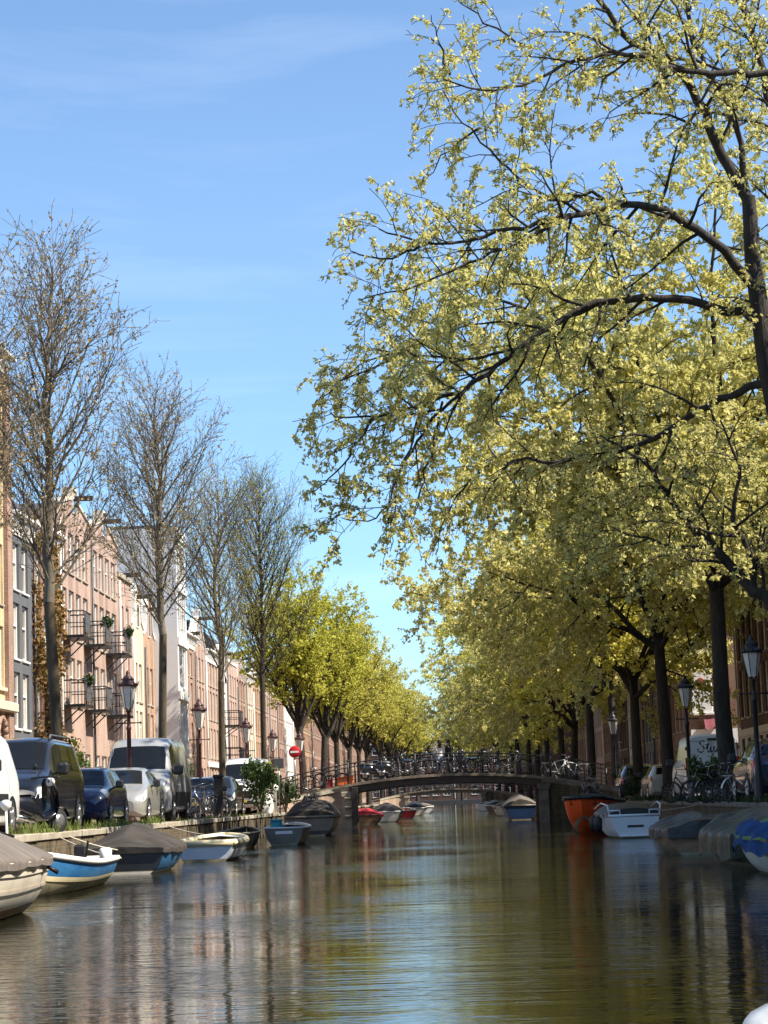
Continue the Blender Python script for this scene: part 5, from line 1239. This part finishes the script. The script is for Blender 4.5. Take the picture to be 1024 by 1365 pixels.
# bushes and creepers
make_bush((-7.75, 89.5, ST), 'big sunlit green bush on the quay before the white van', 1.05, 2.3, 'bush_leaf', 620, 4, .12, 3)
make_bush((-8.6, 98.5, ST), 'fresh yellow green shrub beside the bridge steps', .8, 2.4, 'fresh_leaf', 380, 4, .12, 5)
make_bush((-7.5, 99.8, ST), 'dark rounded shrub below the no entry sign', .75, 1.7, 'dark_leaf', 380, 4, .12, 6)
make_bush((-15.2, 86.0, G), 'bright yellow green climber at the foot of creeper house', .9, 3.6, 'fresh_leaf', 520, 4, .14, 7)
make_bush((-15.3, 92.5, G), 'tall dark leafy shrub before the pink brick house', .7, 3.0, 'bush_leaf', 420, 4, .13, 8)
make_bush((-15.2, 126, G), 'tall green shrub between white block and orange house', .8, 3.8, 'bush_leaf', 420, 4, .14, 9)
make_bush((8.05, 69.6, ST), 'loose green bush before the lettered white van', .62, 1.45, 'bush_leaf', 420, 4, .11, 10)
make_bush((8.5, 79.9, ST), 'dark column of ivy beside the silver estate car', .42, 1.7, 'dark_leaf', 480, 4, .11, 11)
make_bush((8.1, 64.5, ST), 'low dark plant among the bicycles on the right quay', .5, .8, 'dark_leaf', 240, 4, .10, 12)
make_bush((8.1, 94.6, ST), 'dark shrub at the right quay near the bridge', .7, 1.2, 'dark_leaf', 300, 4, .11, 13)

# ------------------------------------------------------------------ scooters and bicycles
SG = 'scooters parked around the bridge'
m0 = make_moped((-7.70, 40.75, ST), R(-28), 'black scooter with grey seat in front of the black people carrier')
for px, lab in ((505, 'black scooter on the bridge, nearer its left end'), (527, 'black scooter on the bridge beside the first bicycles')):
    x = (px - 600) / 2900 * 105
    if px == 505: m1 = make_moped((x, 105.1, zt(x)), R(-80), lab, SG, 'plastic_black')
    else: copy_tree(m1, (x, 105.1, zt(x)), R(-76), lab, SG)
NG = 'bicycles leaning on the nearer bridge'
def px_x(px, d): return (px - 600) / 2900 * d
b0 = None
def bike(px, d, rz, lab, grp, z=None, tilt=(0, R(6)), paint=None):
    global b0
    x = px_x(px, d)
    if b0 is None: b0 = make_bike(lab, (x, d, z), rz, grp); b0.rotation_euler = (tilt[0], tilt[1], rz); return b0
    return copy_tree(b0, (x, d, z), rz, lab, grp, tilt)
for px, d, f, lab in ((548, 104.55, -1, 'black bicycle on the bridge just right of the scooters'), (563, 104.95, 1, 'black bicycle on the bridge, second right of the scooters'), (590, 104.6, -1, 'black bicycle on the bridge in front of the couple'),
                   (611, 104.55, 1, 'black bicycle on the bridge just right of the couple'), (622, 104.95, -1, 'bicycle on the bridge, second right of the couple'), (645, 104.6, 1, 'bicycle on the bridge, third right of the couple'), (662, 104.9, -1, 'bicycle on the bridge, fourth right of the couple'), (683, 104.6, 1, 'bicycle on the bridge left of the right corner pier')):
    bike(px, d, R(-90) * f, lab, NG, zt(px_x(px, d)))
bw = make_bike('white bicycle leaning on the railing right of the right corner pier', (px_x(745, 104.6), 104.6, zt(px_x(745, 104.6))), R(-90), NG, 'paint_white', (0, R(5)), None, 'plastic_grey')
copy_tree(bw, (px_x(764, 104.5), 104.6, zt(px_x(764, 104.5))), R(90), 'pale bicycle at the right foot of the bridge railing')
QG = 'bicycles parked on the right quay'
for px, d, a, lab in ((776, 99.5, 12, 'bicycle at right bridgehead, leftmost of the cluster'), (783, 98.6, -8, 'bicycle at right bridgehead, second of the cluster'), (789, 97.9, 10, 'bicycle at right bridgehead, third of the cluster'), (796, 97.2, 172, 'bicycle at right bridgehead next to the dark off-road car'),
                      (912, 70.8, 62, 'dark bicycle leaning before the rear doors of the lettered van'), (940, 67.8, 66, 'dark bicycle between loose bush and elm trunk'), (958, 64.8, 118, 'dark bicycle at the foot of the elm trunk'), (973, 63.0, 70, 'dark bicycle right of the elm trunk'), (982, 61.6, 58, 'dark bicycle beside the dark car at right border')):
    bike(px, d, R(a), lab, QG, ST + .0)
copy_tree(bw, (px_x(990, 60.2), 60.2, ST), R(-58), 'pale wheeled bicycle touching the dark car at right border', QG)
LGp = 'bicycles parked on the left quay'
sv = make_bike('silver bicycle, first of the group right of the grey high roof van', (-7.75, 69.4, ST), R(150), LGp, 'steel', (0, R(8)), None, 'plastic_grey')
for x, y, a, lab in ((-7.95, 70.9, 160, 'silver bicycle, second right of the grey high roof van'), (-7.75, 72.2, 145, 'silver bicycle nearest the dark square post')): copy_tree(sv, (x, y, ST), R(a), lab)
for px, d, a, lab in ((412, 101.5, 20, 'black bicycle at left bridgehead below the no entry sign'), (420, 102.6, 200, 'black bicycle at left bridgehead beside the yellow shrub'), (428, 104.9, 80, 'black bicycle at left ramp railing, nearest the steps'), (443, 105.0, -85, 'black bicycle at left ramp railing, next to the red crate')):
    bike(px, d, R(a), lab, LGp, ST if d < 104 else zt(px_x(px, d)))
FG = 'bicycles on the far bridge'
for k, px in enumerate((556, 566, 577, 590, 603, 612, 624, 636)):
    d = 240.6; bike(px, d, R(90 if k % 2 else -90), 'tiny bicycle on the railing of the far bridge', FG, (zt(px_x(px, d)) - .85) * .92 + .85)
for px, mat, lab, w in ((456, 'orange', 'orange planter box on the left bridge ramp, nearer the quay', .30), (467, 'orange', 'wider orange planter box on the left bridge ramp', .42), (442, 'paint_red', 'red crate standing on the left bridge ramp', .26)):
    x = px_x(px, 104.3); o = empty('planter_box', (x, 104.35, zt(x)), 0, lab, 'box')
    b = MB(); b.box((0, 0, .17), (w, .28, .34), bev=.02); b.build('box', mat, o); MB().box((0, 0, .36), (w + .05, .33, .045), bev=.01).build('rim', mat, o)

# ------------------------------------------------------------------ people on the bridge
def skin_figure(name, verts, edges, radii, mat, parent, root=0, sub=2):
    me = bpy.data.meshes.new(name); me.from_pydata(verts, edges, []); me.materials.append(M[mat])
    o = bpy.data.objects.new(name, me); col.objects.link(o); o.parent = parent
    sk = o.modifiers.new('skin', 'SKIN'); sk.use_smooth_shade = True
    me.skin_vertices[0].data[root].use_root = True
    for i, r in enumerate(radii): me.skin_vertices[0].data[i].radius = (r, r) if not hasattr(r, '__len__') else r
    ss = o.modifiers.new('sub', 'SUBSURF'); ss.levels = sub; ss.render_levels = sub
    return o
def person(loc, rz, label, top, legs, hair, bend=0.0, bag=None):
    root = empty('person', loc, rz, label, 'person')
    V = [(0, 0, .92), (0, .0, 1.12), (0, -.01, 1.36), (0, 0, 1.48), (0, .015, 1.56), (0, .02, 1.66),
         (-.19, 0, 1.40), (-.25, .02, 1.12), (-.20, .14, .92), (.19, 0, 1.40), (.25, .02, 1.12), (.20, .14, .92),
         (-.10, 0, .88), (-.11, .01, .48), (-.11, -.02, .08), (-.11, .12, .035), (.10, 0, .88), (.11, .03, .48), (.11, .02, .08), (.11, .16, .035)]
    E = [(0, 1), (1, 2), (2, 3), (3, 4), (4, 5), (2, 6), (6, 7), (7, 8), (2, 9), (9, 10), (10, 11), (0, 12), (12, 13), (13, 14), (14, 15), (0, 16), (16, 17), (17, 18), (18, 19)]
    Rr = [(.15, .10), (.13, .09), (.16, .10), .055, (.075, .09), (.07, .085), .06, .042, .028, .06, .042, .028, .085, .058, .042, .03, .085, .058, .042, .03]
    for sx, wi in ((-1, 8), (1, 11)):
        wx, wy, wz = V[wi]; pi = len(V); V.append((wx, wy + .05, wz - .05)); E.append((wi, pi)); Rr.append((.032, .018))
        for k, (dx, ln) in enumerate(((-.025, .060), (-.008, .070), (.009, .066), (.025, .052))):
            a = len(V); V.append((wx + dx, wy + .09, wz - .09)); V.append((wx + dx, wy + .09 + ln * .5, wz - .09 - ln * .7)); E += [(pi, a), (a, a + 1)]; Rr += [.009, .008]
        a = len(V); V.append((wx - sx * .035, wy + .075, wz - .055)); V.append((wx - sx * .045, wy + .11, wz - .08)); E += [(pi, a), (a, a + 1)]; Rr += [.010, .009]
    body = skin_figure('body', V, E, Rr, 'skin', root)
    f = MB(); 
    for sx in (-1, 1): f.lathe([(.012, .10), (.012, .112)], 8, (sx * .032, 0, 1.62), 'y')
    f.tube([(0, .10, 1.63), (0, .125, 1.58)], [.010, .016], 6); f.tube([(-.025, .105, 1.545), (.025, .105, 1.545)], .007, 5)
    f.build('face', 'skin', body)
    h = MB(); rows = []
    for i in range(9):
        ph = math.pi * .58 * i / 8
        rows.append([(math.sin(ph) * .098 * math.cos(a), .01 + math.sin(ph) * .112 * math.sin(a) - .02, 1.63 + .125 * math.cos(ph)) for a in [2 * math.pi * k / 16 for k in range(16)]])
    h.grid(rows, True, True)
    rows = [[(-.09 + .18 * u, -.085 - .03 * math.sin(u * math.pi), 1.64 - v * .30) for u in (0, .2, .4, .6, .8, 1)] for v in (0, .33, .66, 1)]
    h.grid(rows); h.build('hair', hair, root)
    jv = [(0, 0, .84), (0, 0, 1.10), (0, -.01, 1.36), (0, 0, 1.47), (-.19, 0, 1.40), (-.25, .02, 1.12), (-.21, .12, .95), (.19, 0, 1.40), (.25, .02, 1.12), (.21, .12, .95)]
    skin_figure('jacket', jv, [(0, 1), (1, 2), (2, 3), (2, 4), (4, 5), (5, 6), (2, 7), (7, 8), (8, 9)], [(.20, .14), (.175, .13), (.19, .13), (.085, .085), .085, .066, .05, .085, .066, .05], top, root)
    tv = [(0, 0, .90), (-.10, 0, .86), (-.11, .01, .48), (-.11, -.02, .10), (.10, 0, .86), (.11, .03, .48), (.11, .02, .10)]
    skin_figure('trousers', tv, [(0, 1), (1, 2), (2, 3), (0, 4), (4, 5), (5, 6)], [(.16, .12), .10, .075, .062, .10, .075, .062], legs, root)
    s = MB()
    for x, y in ((-.11, .04), (.11, .08)): s.box((x, y, .045), (.10, .27, .09), bev=.03)
    s.build('shoe', 'cloth_black', root)
    return root
x = px_x(588, 109); person((x, 109.2, zt(x)), R(20), 'person with dark hair, pale jacket and light trousers standing on the bridge', 'jacket_pale', 'jeans', 'hair')
x = px_x(600, 109); person((x, 109.6, zt(x)), R(70), 'person in black clothes standing on the bridge beside pale jacket', 'cloth_black', 'cloth_black', 'hair')

# ------------------------------------------------------------------ boats, left bank
H1 = Hull(7.0, 2.1, .68, stern=.86, rise=.3, fine=2.4)
t = open_boat('moored_boat', (-6.02, 27.9, 0), math.pi, 'large white boat under grey tarpaulin at the left border', H1, 'hull_white', 'hull_white', .45, 'hull_white', stripe='hull_brown')
cover(H1, t, 'tarp_grey', .62, .10, -.006, .97, 3, 1.25, .022)
b = MB(); shell(b, H1, .70, .735, .022, transom=False); shell(b, H1, .87, .90, .022, transom=False); b.build('strake', 'hull_white', t)
b = MB(); b.tube([(-.62, .9, .97), (-.50, 1.15, 1.02), (-.42, 1.3, .985)], .02, 5); b.tube([(-1.10, .55, .50), (-.98, .6, .58)], .03, 5); b.build('strap', 'ink', t)
H2 = Hull(6.3, 1.85, .43, stern=.90, rise=.75, fine=2.2, flare=.78)
t = open_boat('rowing_boat', (-6.62, 38.0, 0), math.pi, 'blue and cream open boat with white gunwale', H2, 'hull_foul', 'hull_blue', .66, 'wood_white', stripe='hull_cream', railr=.05)
b = MB(); b.tube([(.45, 3.1, .35), (.50, 3.0, 1.35)], [.022, .02], 6); b.lathe([(.03, 1.30), (.09, 1.36), (.09, 1.44), (.03, 1.47)], 10, (.50, 3.0, 0)); b.build('light_pole', 'wood_white', t)
b = MB(); b.tube([(-.3, .2, .42), (-.55, 1.4, .75)], .02, 5); b.box((-.2, .12, .50), (.22, .10, .36), bev=.04); b.build('outboard_motor', 'plastic_black', t)
for x_, y_ in ((-.74, .55), (-.70, .75)): MB().lathe([(.03, -.12), (.07, -.09), (.075, .09), (.03, .12)], 10, (x_, y_, .50)).build('fender', 'plaster_white', t)
H3 = Hull(4.8, 1.9, .45, stern=.86, rise=.35, fine=2.2)
t = open_boat('moored_boat', (-6.45, 42.7, 0), 0, 'dark boat under black ridged tarpaulin behind the blue boat', H3, 'hull_dark', 'hull_dark', .45, 'wood_dark', stripe='hull_white')
cover(H3, t, 'tarp_black', .50, .10, -.01, .96, 5, 1.15, .04, prof=lambda u: max(0, math.sin(min(1, u * 1.1 + .02) * math.pi)) ** .8)
for sg in (1, -1):
    rows = [[(sg * (H3.P(tt, v)[0] + .012), H3.P(tt, v)[1], H3.P(tt, v)[2]) for v in (.5, .65, .8, .95)] for tt in (.02, .15, .3, .45)]
    MB().grid(rows).build('blue_panel', 'hull_blue', t)
H4 = Hull(4.5, 1.5, .42, stern=.88, rise=.25, fine=2.6)
t = open_boat('dinghy', (-5.68, 50.4, 0), 0, 'cream open dinghy with wide pale gunwale', H4, 'hull_grey', 'hull_clean', .40, 'hull_cream', 'hull_cream', railr=.085, thwarts=2, deck=.74)
H5 = Hull(4.4, 1.25, .45, stern=.85, rise=.3)
t = open_boat('dinghy', (-6.35, 63.6, 0), 0, 'small black dinghy on the quay side of the grey one', H5, 'hull_dark', 'hull_dark', .4, 'hull_grey', 'hull_dark')
MB().b2((-.2, -.012, .28), (.2, .0, .36)).build('name_plate', 'sign_white', t)
H6 = Hull(5.0, 1.35, .52, stern=.86, rise=.2)
t = open_boat('dinghy', (-5.12, 67.2, 0), 0, 'grey dinghy with pale sloping foredeck and white plate', H6, 'hull_grey', 'hull_grey', .4, 'hull_clean', 'hull_grey', deck=.45)
MB().b2((-.26, -.014, .34), (.26, -.002, .43)).build('name_plate', 'sign_white', t)
o = empty('plastic_tub', (-5.45, 68.6, .43), 0, 'teal plastic tub lying in the grey dinghy', 'tub'); MB().box((0, 0, .16), (.34, .5, .30), bev=.03).build('tub', 'teal', o); MB().box((0, 0, .33), (.38, .54, .05), bev=.01).build('rim', 'teal', o)
H7 = Hull(6.4, 2.0, .72, stern=.90, rise=.2, fine=2.6)
t = open_boat('cabin_boat', (-5.35, 83.5, 0), 0, 'dark sloop with black cabin tarpaulin before the bridge', H7, 'hull_dark', 'hull_grey', .55, 'hull_grey', 'hull_dark', railr=.06)
cover(H7, t, 'tarp_black', .62, .02, .02, .62, 9, 3.0, .02, prof=lambda u: .35 + .65 * min(1, u * 5) * min(1, (1 - u) * 3 + .2))
# under and past the bridge, left
def small_boat(px, d, L_, B_, h_, mats, label, tarp=None, peak=.35, seed=1, sgn=0.0, rz=0):
    hh = Hull(L_, B_, h_, stern=.86, rise=.3)
    t = open_boat('moored_boat', (px_x(px, d), d, 0), rz, label, hh, mats[0], mats[1], .45, mats[2], 'hull_grey', None, .04, 1)
    if tarp: cover(hh, t, tarp, peak, .14, .0, .96, seed, 1.3, .04, nt_=20, nv=10)
    return t
small_boat(485, 117, 5.5, 1.9, .5, ('hull_brown', 'hull_brown', 'wood_brown'), 'brown boat with red cover, left bank just under the bridge', 'tarp_red', .35, 11)
small_boat(514, 126, 5.5, 1.9, .6, ('hull_dark', 'hull_white', 'wood_white'), 'white boat with grey tarpaulin, left bank past the bridge', 'tarp_grey', .5, 12)
small_boat(538, 146, 4.5, 1.6, .55, ('tarp_red', 'tarp_red', 'hull_white'), 'small bright pink red boat, left bank past the bridge', None)
small_boat(552, 166, 5.5, 1.9, .6, ('hull_white', 'hull_white', 'wood_white'), 'pale boat with slate cover, left bank nearer the far bridge', 'tarp_slate', .5, 13)
small_boat(563, 190, 6, 1.9, .6, ('hull_clean', 'hull_clean', 'wood_white'), 'white boat lying last before the far bridge, left bank', 'tarp_grey', .3, 14)
# ------------------------------------------------------------------ boats, right bank
H8 = Hull(6.0, 1.56, .98, stern=.7, rise=.16, fine=6.0, bow=.42, flare=.80)
t = open_boat('barge', (5.45, 75.9, 0), R(168), 'bright orange red hulled sloop with black rail', H8, 'hull_red', 'hull_red', .34, 'hull_dark', 'hull_dark', railr=.07)
cover(H8, t, 'tarp_black', .22, .05, .03, .96, 15, 1.6, .02)
H9 = Hull(5.2, 1.65, .62, stern=.80, rise=.25, fine=2.4, flare=.70)
t = open_boat('motorboat', (5.0, 59.8, 0), R(1.5), 'white motorboat with dark cover, its stern towards the viewer', H9, 'hull_clean', 'hull_clean', .4, 'hull_clean', 'hull_dark', railr=.04)
cover(H9, t, 'plastic_black', .30, .04, .04, .9, 16, 2.6, .015)
MB().b2((-.22, -.02, .30), (.22, -.004, .36)).build('step_pad', 'plastic_black', t); MB().b2((-.45, -.12, .04), (.45, -.002, .09), .02).build('swim_platform', 'hull_clean', t)
b = MB()
for sg in (1, -1): b.tube([(sg * .68, .15, .62), (sg * .72, .2, .90), (sg * .78, 1.4, .96), (sg * .80, 3.2, .80)], .022, 6); b.tube([(sg * .70, .15, .76), (sg * .40, .1, .76), (sg * .40, .08, .62)], .02, 6)
b.build('rail', 'hull_clean', t)
for y_ in (1.2, 2.6): MB().lathe([(.03, -.22), (.11, -.16), (.12, .14), (.03, .22)], 10, (-.90, y_, .40)).build('fender', 'plastic_black', t)
H10 = Hull(4.8, 1.7, .48, stern=.86, rise=.3)
t = open_boat('moored_boat', (4.95, 42.9, 0), 0, 'brown wooden boat with sagging slate blue tarpaulin, right bank', H10, 'hull_brown', 'hull_brown', .4, 'wood_brown', 'hull_dark')
cover(H10, t, 'tarp_slate', .30, .20, -.02, .96, 17, 1.5, .075, sag=.13)
H11 = Hull(5.2, 2.0, .50, stern=.86, rise=.3)
t = open_boat('moored_boat', (5.3, 35.4, 0), 0, 'boat wrapped in a crumpled grey green tarpaulin, right bank', H11, 'hull_grey', 'hull_grey', .4, 'wood_dark', 'hull_dark')
cover(H11, t, 'tarp_green', .40, .36, -.05, .96, 18, 1.25, .12, sag=.09)
H12 = Hull(5.4, 2.0, .52, stern=.86, rise=.25)
t = open_boat('moored_boat', (5.18, 29.6, 0), 0, 'white boat with lime green and blue tarpaulins at right border', H12, 'hull_white', 'hull_white', .4, 'hull_dark', 'hull_dark')
cover(H12, t, 'tarp_lime', .34, .02, .04, .96, 19, 1.5, .06)
HB = Hull(5.4, 2.06, .54, stern=.86, rise=.25)
b = MB(); rows = []
for i in range(50):
    u = i / 49; tt = -.02 + .75 * u; row = []
    x_, y_, z_ = HB.P(max(0, tt), 1)
    for j in range(9):
        v_ = j / 8; k = 1.0 - .30 * v_
        zz = z_ + .07 + .34 * (1 - k ** 1.5) if k < .93 else z_ + .05 - (.22 + .05 * math.sin(u * 9) + .02 * math.sin(u * 23)) * (k - .93) / .07
        row.append((-(x_ + .06) * k - .012 * math.sin(u * 25 + v_ * 5), HB.L * tt, zz + .03 * math.sin(u * 27 + v_ * 5)))
    rows.append(row)
b.grid(rows); 
rows = []
for i in range(41):
    s_ = -1 + 2 * i / 40; row = []
    for j in range(6):
        v_ = j / 5; zz = .56 + .30 * (1 - abs(s_) ** 1.5) * (1 - .15 * v_) - v_ * (.32 + .06 * math.sin(i * .5) + .02 * math.sin(i * 1.3)); row.append((s_ * .93, .30 - .42 * min(1, v_ * 1.6) + .02 * math.sin(i * .8 + j), zz))
    rows.append(row)
b.grid(rows); b.build('blue_tarpaulin', 'tarp_blue', t)
small_boat(693, 114, 6.0, 1.9, .75, ('hull_navy', 'hull_navy', 'hull_grey'), 'navy hulled boat with grey pitched tarpaulin under the bridge', 'tarp_grey', .55, 21)
small_boat(676, 140, 5.5, 1.8, .6, ('hull_white', 'hull_white', 'wood_white'), 'pale pinkish boat past the bridge, right bank', 'tarp_grey', .35, 22)
small_boat(661, 165, 5.5, 1.8, .6, ('hull_dark', 'hull_grey', 'wood_white'), 'grey boat past the bridge, right bank', 'tarp_green', .4, 23)
small_boat(648, 195, 6, 1.9, .6, ('hull_clean', 'hull_clean', 'wood_white'), 'white boat lying last before the far bridge, right bank', None)
# bow of the white boat passing close to the camera
HN = Hull(4.2, 1.6, .42, stern=.9, rise=.10, fine=5.0, bow=.45)
t = open_boat('motorboat', (1.70, 3.9, 0), 0, 'white bow corner of a boat very close to the viewer', HN, 'shaded_deck_white', 'shaded_deck_white', .45, 'shaded_deck_white', 'shaded_deck_white', railr=.05, deck=.4)
shell(MB(), HN, .80, .86, .012, transom=False).build('strake', 'hull_navy', t)
# mooring ropes
mooring((-5.72, 37.9, .42), (-7.3, 40.6, .80), 'pale rope from the blue boat stern to the quay', .05)
mooring((-6.4, 42.8, .45), (-7.3, 41.6, .80), 'pale rope from the black tarpaulin boat to the quay', .04)
mooring((-5.7, 54.8, .5), (-7.3, 56.0, .82), 'pale rope from the cream dinghy to the quay', .06)
mooring((5.2, 65.0, .7), (7.6, 66.4, .82), 'pale rope from the white motorboat to the quay', .08)
mooring((6.6, 74.6, .95), (7.6, 76.5, .84), 'pale rope from the red sloop to the quay', .05)
